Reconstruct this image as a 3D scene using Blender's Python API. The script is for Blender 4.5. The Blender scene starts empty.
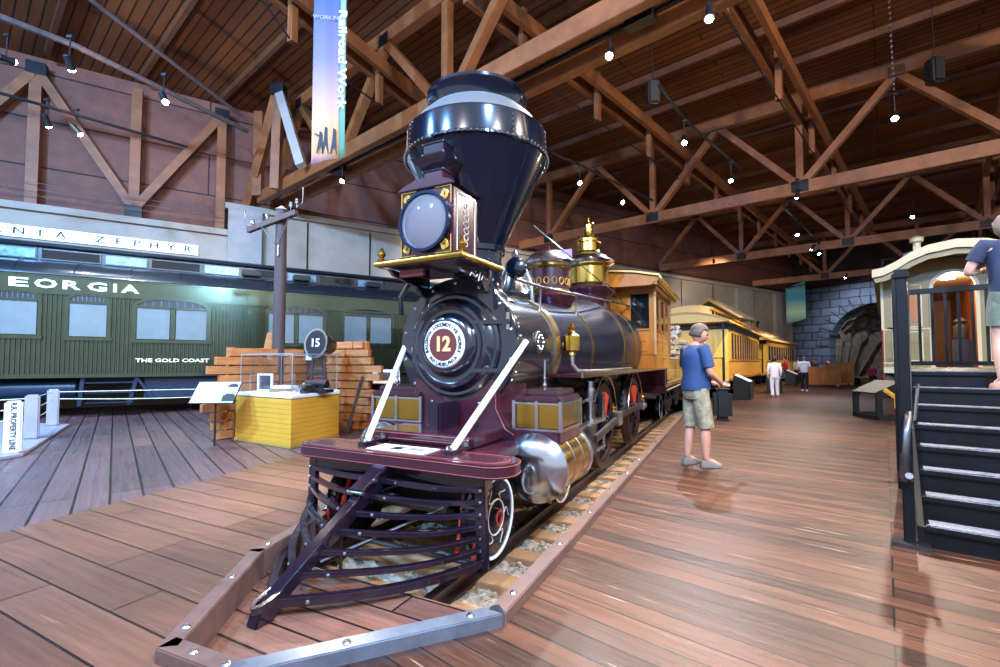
import bpy, bmesh, math, random
from mathutils import Vector, Matrix
random.seed(7)
COL = bpy.context.scene.collection
V = Vector
def lin(c):
    c = c.lstrip('#')
    r = [int(c[i:i+2], 16)/255 for i in (0, 2, 4)]
    return [x/12.92 if x <= .04045 else ((x+.055)/1.055)**2.4 for x in r] + [1]
# ------------------------------------------------------------ geometry collector
class MB:
    def __init__(s): s.v = []; s.f = []
    def add(s, vs, fs, M=None):
        n = len(s.v)
        s.v += [(M @ V(p))[:] for p in vs] if M else [tuple(p) for p in vs]
        s.f += [[i+n for i in f] for f in fs]
        return s
    def bx(s, x0, x1, y0, y1, z0, z1, M=None):
        return s.add([(x0,y0,z0),(x1,y0,z0),(x1,y1,z0),(x0,y1,z0),(x0,y0,z1),(x1,y0,z1),(x1,y1,z1),(x0,y1,z1)],
                     [(0,3,2,1),(4,5,6,7),(0,1,5,4),(1,2,6,5),(2,3,7,6),(3,0,4,7)], M)
    def beam(s, p, q, w, h, up=(0,0,1)):
        p, q, up = V(p), V(q), V(up); d = (q-p).normalized()
        a = d.cross(up)
        if a.length < 1e-4: a = d.cross(V((1,0,0)))
        a.normalize(); b = a.cross(d)
        vs = []
        for c in (p, q):
            for i, j in ((-1,-1),(1,-1),(1,1),(-1,1)): vs.append(c + a*i*w/2 + b*j*h/2)
        return s.add(vs, [(3,2,1,0),(4,5,6,7),(0,1,5,4),(1,2,6,5),(2,3,7,6),(3,0,4,7)])
    def tube(s, p, q, r, r2=None, n=14):
        return s.lathe([(r, 0), (r if r2 is None else r2, (V(q)-V(p)).length)], p, V(q)-V(p), n, True)
    def lathe(s, prof, o, ax=(0,0,1), n=24, cap=True, closed=False):
        ax = V(ax).normalized(); a = ax.orthogonal().normalized()
        if abs(ax.z) > .99: a = V((1,0,0))
        b = ax.cross(a); o = V(o); vs = []; fs = []
        m = len(prof)
        for r, h in prof:
            for i in range(n):
                t = 2*math.pi*i/n
                vs.append(o + ax*h + (a*math.cos(t)+b*math.sin(t))*max(r, 1e-4))
        for k in range(m if closed else m-1):
            k2 = (k+1) % m
            for i in range(n):
                j = (i+1) % n
                fs.append((k*n+i, k*n+j, k2*n+j, k2*n+i))
        if cap and not closed:
            fs.append(tuple(range(n))[::-1]); fs.append(tuple((m-1)*n+i for i in range(n)))
        return s.add(vs, fs)
    def path(s, pts, r, n=8, rr=None):
        pts = [V(p) for p in pts]; m = len(pts); vs = []; fs = []
        nrm = (pts[1]-pts[0]).orthogonal().normalized()
        for k, p in enumerate(pts):
            d = (pts[min(k+1, m-1)]-pts[max(k-1, 0)]).normalized()
            nrm = (nrm - d*nrm.dot(d)).normalized(); b = d.cross(nrm)
            R = rr[k] if rr else r
            for i in range(n):
                t = 2*math.pi*i/n
                vs.append(p+(nrm*math.cos(t)+b*math.sin(t))*R)
        for k in range(m-1):
            for i in range(n):
                j = (i+1) % n; fs.append((k*n+i, k*n+j, (k+1)*n+j, (k+1)*n+i))
        fs.append(tuple(range(n))[::-1]); fs.append(tuple((m-1)*n+i for i in range(n)))
        return s.add(vs, fs)
    def prism(s, poly, M, d):
        """poly in local xy, extruded along local z by d, placed by M"""
        n = len(poly)
        vs = [(x, y, 0) for x, y in poly]+[(x, y, d) for x, y in poly]
        fs = [tuple(range(n))[::-1], tuple(n+i for i in range(n))]+[(i, (i+1) % n, n+(i+1) % n, n+i) for i in range(n)]
        return s.add(vs, fs, M)
    def ring(s, outer, inner, M, d):
        """closed ring between two polygons of equal count"""
        n = len(outer)
        vs = [(x,y,0) for x,y in outer]+[(x,y,0) for x,y in inner]+[(x,y,d) for x,y in outer]+[(x,y,d) for x,y in inner]
        fs = []
        for i in range(n):
            j = (i+1) % n
            fs += [(i,n+i,n+j,j), (2*n+i,2*n+j,3*n+j,3*n+i), (i,j,2*n+j,2*n+i), (n+i,3*n+i,3*n+j,n+j)]
        return s.add(vs, fs, M)
    def ball(s, c, r, n=12, sc=(1,1,1)):
        vs = []; fs = []; m = n//2+1
        for k in range(m+1):
            t = math.pi*k/m
            for i in range(n):
                p = 2*math.pi*i/n
                vs.append((c[0]+r*sc[0]*max(math.sin(t), 1e-3)*math.cos(p), c[1]+r*sc[1]*max(math.sin(t), 1e-3)*math.sin(p), c[2]+r*sc[2]*math.cos(t)))
        for k in range(m):
            for i in range(n):
                j = (i+1) % n; fs.append((k*n+j, k*n+i, (k+1)*n+i, (k+1)*n+j))
        fs.append(tuple(range(n))); fs.append(tuple(m*n+i for i in range(n))[::-1])
        return s.add(vs, fs)
    def text(s, txt, size, M, ext=.004, align='CENTER', bold=0.0, sx=1.0, width=None):
        c = bpy.data.curves.new('t', 'FONT'); c.body = txt; c.size = size; c.extrude = ext; c.align_x = align; c.align_y = 'CENTER'; c.offset = bold
        c.resolution_u = 2
        o = bpy.data.objects.new('t', c); COL.objects.link(o)
        bpy.context.view_layer.update()
        me = bpy.data.meshes.new_from_object(o.evaluated_get(bpy.context.evaluated_depsgraph_get()))
        if width:
            xs = [v.co.x for v in me.vertices]; c0 = (min(xs)+max(xs))/2; sx = width/(max(xs)-min(xs))
            for v in me.vertices: v.co.x -= c0
        s.add([(v.co.x*sx, v.co.y, v.co.z) for v in me.vertices], [list(p.vertices) for p in me.polygons], M)
        bpy.data.objects.remove(o); bpy.data.curves.remove(c); bpy.data.meshes.remove(me)
        return s
    def build(s, name, mat, parent=None, smooth=35, bevel=0, seg=2, **props):
        me = bpy.data.meshes.new(name); me.from_pydata(s.v, [], s.f); me.update()
        bm = bmesh.new(); bm.from_mesh(me)
        bmesh.ops.recalc_face_normals(bm, faces=bm.faces)
        if bevel:
            es = [e for e in bm.edges if len(e.link_faces) == 2 and e.calc_face_angle(0) > math.radians(30)]
            try: bmesh.ops.bevel(bm, geom=es, offset=bevel, segments=seg, affect='EDGES', clamp_overlap=True)
            except Exception: pass
        bm.to_mesh(me); bm.free()
        if smooth:
            me.shade_smooth(); me.set_sharp_from_angle(angle=math.radians(smooth))
        me.materials.append(mat)
        o = bpy.data.objects.new(name, me); COL.objects.link(o)
        if parent: o.parent = parent
        for k, v in props.items(): o[k] = v
        return o
def obj_from(me, name, mat, parent=None):
    me.materials.clear(); me.materials.append(mat)
    o = bpy.data.objects.new(name, me); COL.objects.link(o)
    if parent: o.parent = parent
    return o
def thing(name, label, cat, loc=(0,0,0), rz=0, group=None):
    o = bpy.data.objects.new(name, None); COL.objects.link(o); o.empty_display_size = .1
    o.location = loc; o.rotation_euler = (0,0,rz); o['label'] = label; o['category'] = cat
    if group: o['group'] = group
    return o
def tag(o, label, cat, group=None, kind=None):
    o['label'] = label; o['category'] = cat
    if group: o['group'] = group
    if kind: o['kind'] = kind
    return o
def struct(o):
    o['kind'] = 'structure'; return o
def dup(r, loc=None, rz=None, label=None, parent=None):
    c = r.copy(); COL.objects.link(c)
    if loc is not None: c.location = loc
    if rz is not None: c.rotation_euler = (0,0,rz)
    if label: c['label'] = label
    if parent: c.parent = parent
    for ch in list(r.children): dup(ch, parent=c)
    return c
# ------------------------------------------------------------ materials
def mat(name, col, rough=.5, metal=0, nz=0, nscale=4, bump=0, bscale=30, emit=0, alpha=None, trans=0, coat=0, spec=None, stretch=(1,1,1), col2=None, coord='Object'):
    m = bpy.data.materials.new(name); m.use_nodes = True
    nt = m.node_tree; b = nt.nodes['Principled BSDF']; c = lin(col)
    b.inputs['Base Color'].default_value = c; b.inputs['Roughness'].default_value = rough; b.inputs['Metallic'].default_value = metal
    if coat: b.inputs['Coat Weight'].default_value = coat; b.inputs['Coat Roughness'].default_value = .05
    if spec is not None: b.inputs['Specular IOR Level'].default_value = spec
    if trans: b.inputs['Transmission Weight'].default_value = trans
    if alpha is not None: b.inputs['Alpha'].default_value = alpha
    if emit: b.inputs['Emission Color'].default_value = c; b.inputs['Emission Strength'].default_value = emit
    tc = nt.nodes.new('ShaderNodeTexCoord'); mp = nt.nodes.new('ShaderNodeMapping'); mp.inputs['Scale'].default_value = stretch
    nt.links.new(tc.outputs[coord], mp.inputs[0])
    if nz or col2:
        n = nt.nodes.new('ShaderNodeTexNoise'); n.inputs['Scale'].default_value = nscale; n.inputs['Detail'].default_value = 6; n.inputs['Roughness'].default_value = .65
        nt.links.new(mp.outputs[0], n.inputs['Vector'])
        r = nt.nodes.new('ShaderNodeValToRGB'); r.color_ramp.elements[0].position = .3; r.color_ramp.elements[1].position = .7
        d = lin(col2) if col2 else [max(0, x*(1-nz)) for x in c[:3]]+[1]
        u = c if col2 else [min(1, x*(1+nz)) for x in c[:3]]+[1]
        r.color_ramp.elements[0].color = d; r.color_ramp.elements[1].color = u
        nt.links.new(n.outputs['Fac'], r.inputs[0]); nt.links.new(r.outputs[0], b.inputs['Base Color'])
    if bump:
        n2 = nt.nodes.new('ShaderNodeTexNoise'); n2.inputs['Scale'].default_value = bscale; n2.inputs['Detail'].default_value = 5
        nt.links.new(mp.outputs[0], n2.inputs['Vector'])
        bp = nt.nodes.new('ShaderNodeBump'); bp.inputs['Strength'].default_value = bump; bp.inputs['Distance'].default_value = .02
        nt.links.new(n2.outputs['Fac'], bp.inputs['Height']); nt.links.new(bp.outputs[0], b.inputs['Normal'])
    return m
def plankmat(name, c1, c2, seam, ang, w=.28, L=3.2, rough=.35, gap=.012, scratch=.0, coord='Object', off=(0,0,0), mortar=None, wear=.5):
    m = bpy.data.materials.new(name); m.use_nodes = True
    nt = m.node_tree; N = nt.nodes.new; K = nt.links.new; b = nt.nodes['Principled BSDF']
    tc = N('ShaderNodeTexCoord'); mp = N('ShaderNodeMapping'); mp.inputs['Rotation'].default_value = (0,0,ang); mp.inputs['Location'].default_value = off
    K(tc.outputs[coord], mp.inputs[0])
    br = N('ShaderNodeTexBrick'); br.offset = .37; br.offset_frequency = 3
    for k, v in (('Scale', 1), ('Mortar Size', gap), ('Mortar Smooth', .1), ('Bias', 0), ('Brick Width', L), ('Row Height', w)): br.inputs[k].default_value = v
    br.inputs['Color1'].default_value = lin(c1); br.inputs['Color2'].default_value = lin(c2); br.inputs['Mortar'].default_value = lin(seam)
    K(mp.outputs[0], br.inputs['Vector'])
    m2 = N('ShaderNodeMapping'); m2.inputs['Scale'].default_value = (.6, 9, 4); K(mp.outputs[0], m2.inputs[0])
    n = N('ShaderNodeTexNoise'); n.inputs['Scale'].default_value = 2.2; n.inputs['Detail'].default_value = 8; n.inputs['Roughness'].default_value = .7; K(m2.outputs[0], n.inputs['Vector'])
    r = N('ShaderNodeMapRange'); r.inputs[1].default_value = .3; r.inputs[2].default_value = .7; r.inputs[3].default_value = 1-wear*.6; r.inputs[4].default_value = 1+wear*.5; K(n.outputs['Fac'], r.inputs[0])
    n3 = N('ShaderNodeTexNoise'); n3.inputs['Scale'].default_value = .5; n3.inputs['Detail'].default_value = 3; K(tc.outputs[coord], n3.inputs['Vector'])
    r3 = N('ShaderNodeMapRange'); r3.inputs[1].default_value = .3; r3.inputs[2].default_value = .7; r3.inputs[3].default_value = .75; r3.inputs[4].default_value = 1.2; K(n3.outputs['Fac'], r3.inputs[0])
    mu = N('ShaderNodeMath'); mu.operation = 'MULTIPLY'; K(r.outputs[0], mu.inputs[0]); K(r3.outputs[0], mu.inputs[1])
    mx = N('ShaderNodeVectorMath'); mx.operation = 'SCALE'; K(br.outputs['Color'], mx.inputs[0]); K(mu.outputs[0], mx.inputs['Scale'])
    out = mx.outputs[0]
    if scratch:
        m4 = N('ShaderNodeMapping'); m4.inputs['Scale'].default_value = (1.1, 26, 1); K(mp.outputs[0], m4.inputs[0])
        n4 = N('ShaderNodeTexNoise'); n4.inputs['Scale'].default_value = 1.3; n4.inputs['Detail'].default_value = 4; K(m4.outputs[0], n4.inputs['Vector'])
        r4 = N('ShaderNodeMapRange'); r4.inputs[1].default_value = .66; r4.inputs[2].default_value = .74; K(n4.outputs['Fac'], r4.inputs[0])
        m5 = N('ShaderNodeMath'); m5.operation = 'MULTIPLY'; m5.inputs[1].default_value = scratch; K(r4.outputs[0], m5.inputs[0])
        mi = N('ShaderNodeMix'); mi.data_type = 'RGBA'; K(m5.outputs[0], mi.inputs['Factor']); K(out, mi.inputs['A']); mi.inputs['B'].default_value = lin('#c9a58c'); out = mi.outputs['Result']
    K(out, b.inputs['Base Color'])
    b.inputs['Specular IOR Level'].default_value = .3
    rr = N('ShaderNodeMapRange'); rr.inputs[1].default_value = .3; rr.inputs[2].default_value = .7; rr.inputs[3].default_value = rough-.1; rr.inputs[4].default_value = rough+.15; K(n.outputs['Fac'], rr.inputs[0]); K(rr.outputs[0], b.inputs['Roughness'])
    bp = N('ShaderNodeBump'); bp.inputs['Strength'].default_value = .5; bp.inputs['Distance'].default_value = .01
    ad = N('ShaderNodeMath'); ad.operation = 'SUBTRACT'; K(n.outputs['Fac'], ad.inputs[0]); K(br.outputs['Fac'], ad.inputs[1]); K(ad.outputs[0], bp.inputs['Height']); K(bp.outputs[0], b.inputs['Normal'])
    return m
M = dict(
 black_gloss=mat('black_enamel', '#0b1322', .22, .0, coat=.8, spec=.8),
 iron=mat('russia_iron', '#2a3550', .25, .8, bump=.05, bscale=6),
 stack=mat('blued_stack_iron', '#0a1526', .18, .3, coat=.9),
 steel=mat('bright_steel', '#b9bcc2', .25, 1, nz=.15, bump=.05),
 dsteel=mat('worn_steel', '#6a6668', .38, 1, nz=.3),
 rail=mat('rail_steel', '#5a4a48', .35, .9, nz=.3),
 brass=mat('polished_brass', '#c9a44c', .2, 1, nz=.08),
 palebrass=mat('pale_brass', '#cdbb94', .25, 1, nz=.1),
 silver=mat('silver_cap', '#c5ccd6', .2, 1, nz=.05),
 gold=mat('gold_paint', '#c99b3b', .4, .3),
 purple=mat('wine_purple_paint', '#3b1624', .25, 0, coat=.7, nz=.15),
 indigo=mat('plum_bar_paint', '#1b1222', .2, .1, coat=1),
 red=mat('vermilion_paint', '#c33a22', .4),
 pin=mat('pinstripe_red', '#9a4644', .5),
 pingold=mat('pinstripe_cream', '#d9cfc6', .5),
 white=mat('white_enamel', '#f2f0ee', .35),
 black=mat('dull_black', '#0c0c0f', .5),
 dark=mat('dark_underframe', '#15151a', .55, nz=.3),
 blackwood=mat('black_stair_paint', '#07080c', .5, nz=.2, spec=.3),
 cabwood=mat('varnished_cab_wood', '#b06a1c', .3, 0, nz=.35, nscale=3, stretch=(1,1,.15), coat=.6),
 cabroof=mat('cab_roof_tan', '#b98a52', .5, nz=.1),
 lens=mat('lamp_glass', '#dfe8f0', .05, 0, alpha=.16, coat=1),
 reflector=mat('lamp_reflector', '#c9d6e0', .38, .9),
 glass=mat('window_glass', '#0d1418', .06, 0, spec=.8),
 blind=mat('window_blind', '#6f7a7a', .12, nz=.08, coat=.5),
 clear=mat('clear_glass', '#e8f4f8', .03, 0, trans=1, alpha=.12),
 conc=mat('grey_concrete', '#a89a8a', .8, 0, nz=.12, nscale=1.2, bump=.15, bscale=12),
 conc2=mat('concrete_cap', '#a49c96', .8, 0, nz=.1, nscale=2),
 beamw=mat('douglas_fir_beam', '#87502a', .55, 0, nz=.3, nscale=2.5, stretch=(1,1,1)),
 purlin=mat('dark_purlin', '#5f371d', .65, 0, nz=.25),
 gusset=mat('steel_gusset', '#16151a', .5, .3),
 timber=mat('orange_timber', '#bd7a45', .55, 0, nz=.3, nscale=3, stretch=(.5,.5,6), bump=.2),
 yellow=mat('yellow_painted_board', '#dba234', .45, nz=.06),
 caryel=mat('coach_yellow_paint', '#f0bf4c', .4, 0, nz=.08),
 caryel2=mat('coach_trim_ochre', '#c08c33', .45),
 tan=mat('tan_roof_paint', '#e2b96a', .5, nz=.05),
 green=mat('pullman_green_paint', '#4a5340', .2, 0.8, coat=.9, nz=.15),
 greenroof=mat('dark_green_roof', '#232a30', .3, .2, coat=.3, nz=.2),
 cream=mat('cream_green_paint', '#857a52', .4, nz=.04),
 creamtrim=mat('cream_trim_paint', '#c9c09c', .4),
 orangewood=mat('honey_oak', '#a9672a', .4, 0, nz=.25, stretch=(1,1,.2)),
 gravel=mat('track_gravel', '#9c8c76', .9, 0, nz=.5, nscale=25, bump=1, bscale=40),
 tie=mat('pine_tie', '#a67c54', .7, 0, nz=.3, nscale=3, stretch=(1,1,1), bump=.2),
 curb=mat('steel_edged_curb', '#6a5048', .45, .1, nz=.3, nscale=5),
 pole=mat('weathered_pole', '#4a3a38', .7, nz=.35, nscale=8, stretch=(1,1,.1)),
 skin=mat('skin', '#c99078', .5), skin2=mat('pale_skin', '#d9a48c', .5),
 bluet=mat('blue_cotton', '#2c4570', .8, bump=.2, bscale=8), camo=mat('camouflage_cotton', '#b7a888', .85, nz=.1, nscale=14, col2='#6d6650'),
 navy=mat('navy_cotton', '#28324a', .8), khaki=mat('grey_green_cotton', '#7c8474', .85, nscale=14, col2='#5c6554'),
 hair=mat('grey_hair', '#5e4f44', .7, nz=.3, nscale=30), dhair=mat('dark_hair', '#1c1614', .6), bhair=mat('light_brown_hair', '#8c7668', .7),
 shoe=mat('grey_suede', '#7a7068', .8), palecloth=mat('pale_linen', '#d6cdd0', .8), whitecloth=mat('white_cotton', '#e8e6ea', .8), blackcloth=mat('black_cotton', '#17171c', .8), redcloth=mat('red_cotton', '#b52038', .8),
 bulb=mat('lamp_bulb', '#fff4e4', .5, emit=60), coolbulb=mat('cool_lamp_bulb', '#e6eeff', .5, emit=60),
 paper=mat('printed_card', '#e6e9ee', .6), photo=mat('photograph_print', '#3a3a42', .5, nz=.6, nscale=9), ink=mat('ink', '#14161c', .6),
 teal=mat('teal_banner', '#4f8f9c', .7, nz=.3, nscale=1.5, col2='#a7c9a0'),
 tread=mat('tread_grit', '#77777e', .6, 0, nz=.7, nscale=60),
 platform=mat('whitewashed_deck', '#a49ca6', .6, nz=.08),
 creamlet=mat('letter_cream', '#e6dfb8', .5),
)
# camera frame helpers: the engine's track runs 26.7 degrees to the right of the line of sight
TH = math.radians(26.7); U = V((math.sin(TH), math.cos(TH), 0)); NN = V((-math.cos(TH), math.sin(TH), 0))
def T(t, L, z=0): return U*t + NN*L + V((0,0,z))
RZ = math.pi/2-TH    # rotation that turns local +x onto U
A57 = math.radians(57.2); W = V((math.sin(A57), math.cos(A57), 0)); WN = V((-W.y, W.x, 0)); RW = math.pi/2-A57
def WP(s, n, z=0): return W*s + WN*n + V((0,0,z))
AMB=.75; EXPO=0.35; LP=1.25; LP2=.25
# ============================================================ SETTING
def flat(name, pts, z, m, thick=.06):
    n = len(pts); mb = MB()
    mb.add([(p[0], p[1], z) for p in pts]+[(p[0], p[1], z-thick) for p in pts],
           [tuple(range(n)), tuple(n+i for i in range(n))[::-1]]+[(i, n+i, n+(i+1) % n, (i+1) % n) for i in range(n)])
    return struct(mb.build(name, m, smooth=0))
P0, P1, P2, P3, P4, P5 = (2.22,1.13), (1.30,1.93), (1.27,2.36), (2.15,2.98), (3.0,3.22), (3.3,3.66)
TE = 18.0
fl1 = plankmat('floor_boards_right', '#5f3826', '#351d12', '#0a0605', math.radians(-140), w=.15, L=5.5, rough=.4, gap=.0055, scratch=.8, wear=1.0)
fl2 = plankmat('floor_boards_near', '#77523f', '#5c3d30', '#1c1010', math.radians(-153.3), w=.27, L=1.9, rough=.36, gap=.007, wear=.45, scratch=.2)
fl3 = plankmat('floor_boards_far', '#6c5452', '#564344', '#1c1010', math.radians(-130), w=.27, L=3.2, rough=.34, gap=.012, wear=.4, scratch=.15)
flat('floor_right', [T(-9,-30), T(60,-30), T(60,1.13), T(TE,1.13), T(*P0), T(*P1), T(-9,1.93)], 0, fl1)
# left side of the track, split where the boards change direction
A0 = V((-4.05,3.77,0)); AD = V((.33,.944,0)); AN = V((AD.y,-AD.x,0))
for nm, keep, m in (('floor_near', 1, fl2), ('floor_left', -1, fl3)):
    bm = bmesh.new()
    vs = [bm.verts.new(p) for p in (T(-9,1.93), T(*P1), T(*P2), T(*P3), T(*P4), T(*P5), T(TE,3.66), T(TE,1.13), T(60,1.13), T(60,30), T(-9,30))]
    f = bm.faces.new(vs); bmesh.ops.triangulate(bm, faces=[f])
    bmesh.ops.bisect_plane(bm, geom=bm.verts[:]+bm.edges[:]+bm.faces[:], plane_co=A0, plane_no=AN*keep, clear_inner=True)
    r = bmesh.ops.extrude_face_region(bm, geom=bm.faces[:])
    bmesh.ops.translate(bm, verts=[v for v in r['geom'] if isinstance(v, bmesh.types.BMVert)], vec=(0,0,-.06))
    bmesh.ops.recalc_face_normals(bm, faces=bm.faces)
    me = bpy.data.meshes.new(nm); bm.to_mesh(me); bm.free(); struct(obj_from(me, nm, m))
# the sunken front panel and the pit
mpanel = plankmat('panel_boards', '#8d6350', '#6d4a3e', '#1c1010', math.radians(-153.3), w=.2, L=2.9, rough=.28, gap=.008, wear=.4)
flat('floor_panel', [T(*P0), T(2.42,1.13), T(2.42,3.05), T(*P3), T(*P2), T(*P1)], -.1, mpanel, .05)
gm = MB(); nx, ny = 330, 40
for i in range(nx+1):
    for j in range(ny+1):
        t = 2.42+i*(TE-2.42)/nx
        L = 1.13+j*2.53/ny
        gm.v.append(tuple(T(t, L, -.34+random.uniform(-.02,.03)+.03)))
for i in range(nx):
    for j in range(ny):
        a = i*(ny+1)+j; gm.f.append((a, a+1, a+ny+2, a+ny+1))
g = gm.build('gravel_bed', M['gravel'], smooth=0); tag(g, 'pale gravel ballast lying between the wooden ties beneath the engine', 'gravel', kind='stuff')
st = MB()                                       # loose stones on top of the bed, near end
for k in range(1300):
    t = random.uniform(2.45, 9); L = random.choice([random.uniform(1.16,1.6), random.uniform(1.16,3.6)])
    r = random.uniform(.012,.026); p = T(t, L, -.30+random.uniform(0,.02)); st.ball((p.x,p.y,p.z), r, 5, (1,random.uniform(.7,1.2),.7))
s = st.build('ballast_stones', M['gravel'], smooth=0); tag(s, 'loose ballast stones scattered on the gravel beside the rail', 'gravel', kind='stuff')
k = 0; t = 2.66; proto = None
def local_box(name, L0, L1, w, z0, z1, m, **kw):
    return MB().bx(-w/2, w/2, L0, L1, z0, z1).build(name, m, **kw)
while t < 15:
    if not proto:
        proto = local_box('wooden_tie', 1.14, 3.62, .2, -.40, -.262, M['tie'], bevel=.006); o = proto
    else:
        o = proto.copy(); COL.objects.link(o)
    o.location = T(t, 0); o.rotation_euler = (0,0,RZ)
    tag(o, 'sawn wooden railway tie lying across the gravel under the engine rails', 'railway tie', 'ties under the engine')
    t += .5
for i, (L, lab) in enumerate(((1.79, 'steel rail nearest the walkway, carrying the near wheels of the engine'), (3.025, 'steel rail on the far side of the engine, toward the display case'))):
    mb = MB(); pr = [(-.06,0),(.06,0),(.06,.012),(.012,.025),(.01,.075),(.033,.085),(.033,.11),(-.033,.11),(-.033,.085),(-.01,.075),(-.012,.025),(-.06,.012)]
    Mx = Matrix(((0,0,1,2.5),(1,0,0,L),(0,1,0,-.262),(0,0,0,1)))
    mb.prism(pr, Mx, TE-2.55); r = mb.build('steel_rail', M['rail']); r.rotation_euler = (0,0,RZ); tag(r, lab, 'rail')
curbm = M['curb']; metal = mat('curb_metal_face', '#8d97a6', .3, .7, nz=.2, nscale=6)
segs = [(P0,(TE,1.13),curbm),(P0,P1,metal),(P1,P2,curbm),(P2,P3,curbm),(P3,P4,curbm),(P4,P5,curbm),(P5,(TE,3.66),curbm)]
for i, (a, b, m) in enumerate(segs):
    pa, pb = T(*a, -.03), T(*b, -.03)
    d = (pb-pa).normalized()
    mb = MB().beam(pa-d*.03, pb+d*.03, .1, .2)
    o = struct(mb.build('trim_%d' % (i+1), m, bevel=.006))
bt = MB()
for a, b, m in segs[:6]:
    pa, pb = T(*a), T(*b); n = max(2, int((pb-pa).length/1.1))
    if n > 9: n = 9; pb = pa+(pb-pa)*.45
    for k in range(n):
        q = pa.lerp(pb, (k+.25)/n); bt.lathe([(.022,0),(.016,.008),(.004,.01)], (q.x,q.y,.07), (0,0,1), 10)
struct(bt.build('trim_8', M['steel']))
# ---- walls
def framemesh(mb, name, m, rz=RW, loc=(0,0,0), **k):
    o = mb.build(name, m, **k); o.rotation_euler = (0,0,rz); o.location = loc; return o
o = framemesh(MB().bx(-16,.6,18.6,19.3,0,5.8).bx(-16,.6,18.45,19.3,5.8,6.0), 'wall_left', M['conc'], smooth=0); struct(o)
o = framemesh(MB().bx(.6,46,18.6,19.3,0,6.75).bx(.5,46,18.42,19.3,6.75,6.95), 'wall_back', M['conc'], smooth=0); struct(o)
for i, (a, b) in enumerate(((.6,1.65),(10.2,10.8),(20,20.8),(32.2,34.2),(37.5,38.5))):
    struct(framemesh(MB().bx(a,b,18.35,18.6,0,6.75), 'trim_%d' % (i+9), M['conc2'], smooth=0))
sl = MB()
for s0 in (3.2,5.6,8,13,15.6,18,23,26,29.5): sl.bx(s0,s0+.05,18.57,18.6,2.5,6.7)
struct(framemesh(sl, 'trim_14', M['gusset'], smooth=0))
def panelmat(name, c1, c2, seam, w, h, gap=.02, rough=.7, bump=.4):
    m = bpy.data.materials.new(name); m.use_nodes = True; nt = m.node_tree; b = nt.nodes['Principled BSDF']; N = nt.nodes.new; K = nt.links.new
    tc = N('ShaderNodeTexCoord'); mp = N('ShaderNodeMapping'); mp.inputs['Rotation'].default_value = (math.radians(-90),0,0); K(tc.outputs['Object'], mp.inputs[0])
    br = N('ShaderNodeTexBrick')
    for k, v in (('Scale', 1), ('Mortar Size', gap), ('Mortar Smooth', .2), ('Brick Width', w), ('Row Height', h)): br.inputs[k].default_value = v
    br.inputs['Color1'].default_value = lin(c1); br.inputs['Color2'].default_value = lin(c2); br.inputs['Mortar'].default_value = lin(seam); K(mp.outputs[0], br.inputs['Vector'])
    n = N('ShaderNodeTexNoise'); n.inputs['Scale'].default_value = 3; n.inputs['Detail'].default_value = 6; K(mp.outputs[0], n.inputs['Vector'])
    r = N('ShaderNodeMapRange'); r.inputs[3].default_value = .6; r.inputs[4].default_value = 1.4; K(n.outputs['Fac'], r.inputs[0])
    mx = N('ShaderNodeVectorMath'); mx.operation = 'SCALE'; K(br.outputs['Color'], mx.inputs[0]); K(r.outputs[0], mx.inputs['Scale']); K(mx.outputs[0], b.inputs['Base Color'])
    b.inputs['Roughness'].default_value = rough
    bp = N('ShaderNodeBump'); bp.inputs['Strength'].default_value = bump; bp.inputs['Distance'].default_value = .03; bp.invert = True; K(br.outputs['Fac'], bp.inputs['Height']); K(bp.outputs[0], b.inputs['Normal'])
    return m
pm = panelmat('brown_wall_panels', '#7a4a3a', '#744535', '#1a0f0d', 60, 1.45, .025)
struct(framemesh(MB().bx(-16,46,18.95,19.2,5.9,10.6), 'wall_upper', pm, smooth=0))
stone = panelmat('blue_grey_stone', '#5c6a80', '#4a566a', '#22262e', 1.3, .62, .035, .8, .9)
# ---- tunnel portal
PT = V((24.9,38,0)); pd = V((.5417,-.8406,0)); ang = math.atan2(pd.y, pd.x)
arch = [(8.6,0),(8.6,2.6)]+[(5.55+3.05*math.cos(t*math.pi/16), 2.6+3.05*math.sin(t*math.pi/16)) for t in range(1,16)]+[(2.5,2.6),(2.5,0)]
poly = [(-1,0),(-1,7.2),(16,7.2),(16,0)]+arch
Mx = Matrix(((1,0,0,0),(0,0,-1,0),(0,1,0,0),(0,0,0,1)))
o = MB().prism(poly, Mx, 1.0).build('wall_tunnel', stone, smooth=0); o.location = PT; o.rotation_euler = (0,0,ang); struct(o)
vo = MB()
for k in range(17):
    a0, a1 = math.pi*k/17, math.pi*(k+1)/17-.012
    pts = [(5.55+r*math.cos(a), 2.6+r*math.sin(a)) for r, a in ((3.05,a0),(3.9,a0),(3.9,a1),(3.05,a1))]
    vo.prism(pts, Mx, 1.15)
o = vo.build('trim_15', stone, smooth=0, bevel=.03); o.location = PT; o.rotation_euler = (0,0,ang); struct(o)
rockm = mat('tunnel_rock', '#6f6558', .9, 0, nz=.45, nscale=3, bump=.8, bscale=6)
rk = MB(); random.seed(3); R, C_ = 26, 24
for i in range(R+1):
    for j in range(C_+1):
        a = math.pi*j/C_; d = i/R*6
        rr = 3.2+(random.random()-.5)*.5-.35*math.sin(i*1.1+j*.7)*.6 - (i/R)**3*1.6
        if j in (0, C_): rr = 3.4
        rk.v.append((5.55+rr*math.cos(a), d, max(0, 2.6+rr*math.sin(a)) if j not in (0, C_) else 0))
for i in range(R):
    for j in range(C_):
        a = i*(C_+1)+j; rk.f.append((a, a+1, a+C_+2, a+C_+1))
rk.f.append(tuple(R*(C_+1)+j for j in range(C_+1)))
o = rk.build('wall_rock_tunnel', rockm, smooth=0); o.location = PT; o.rotation_euler = (0,0,ang); struct(o)
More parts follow.
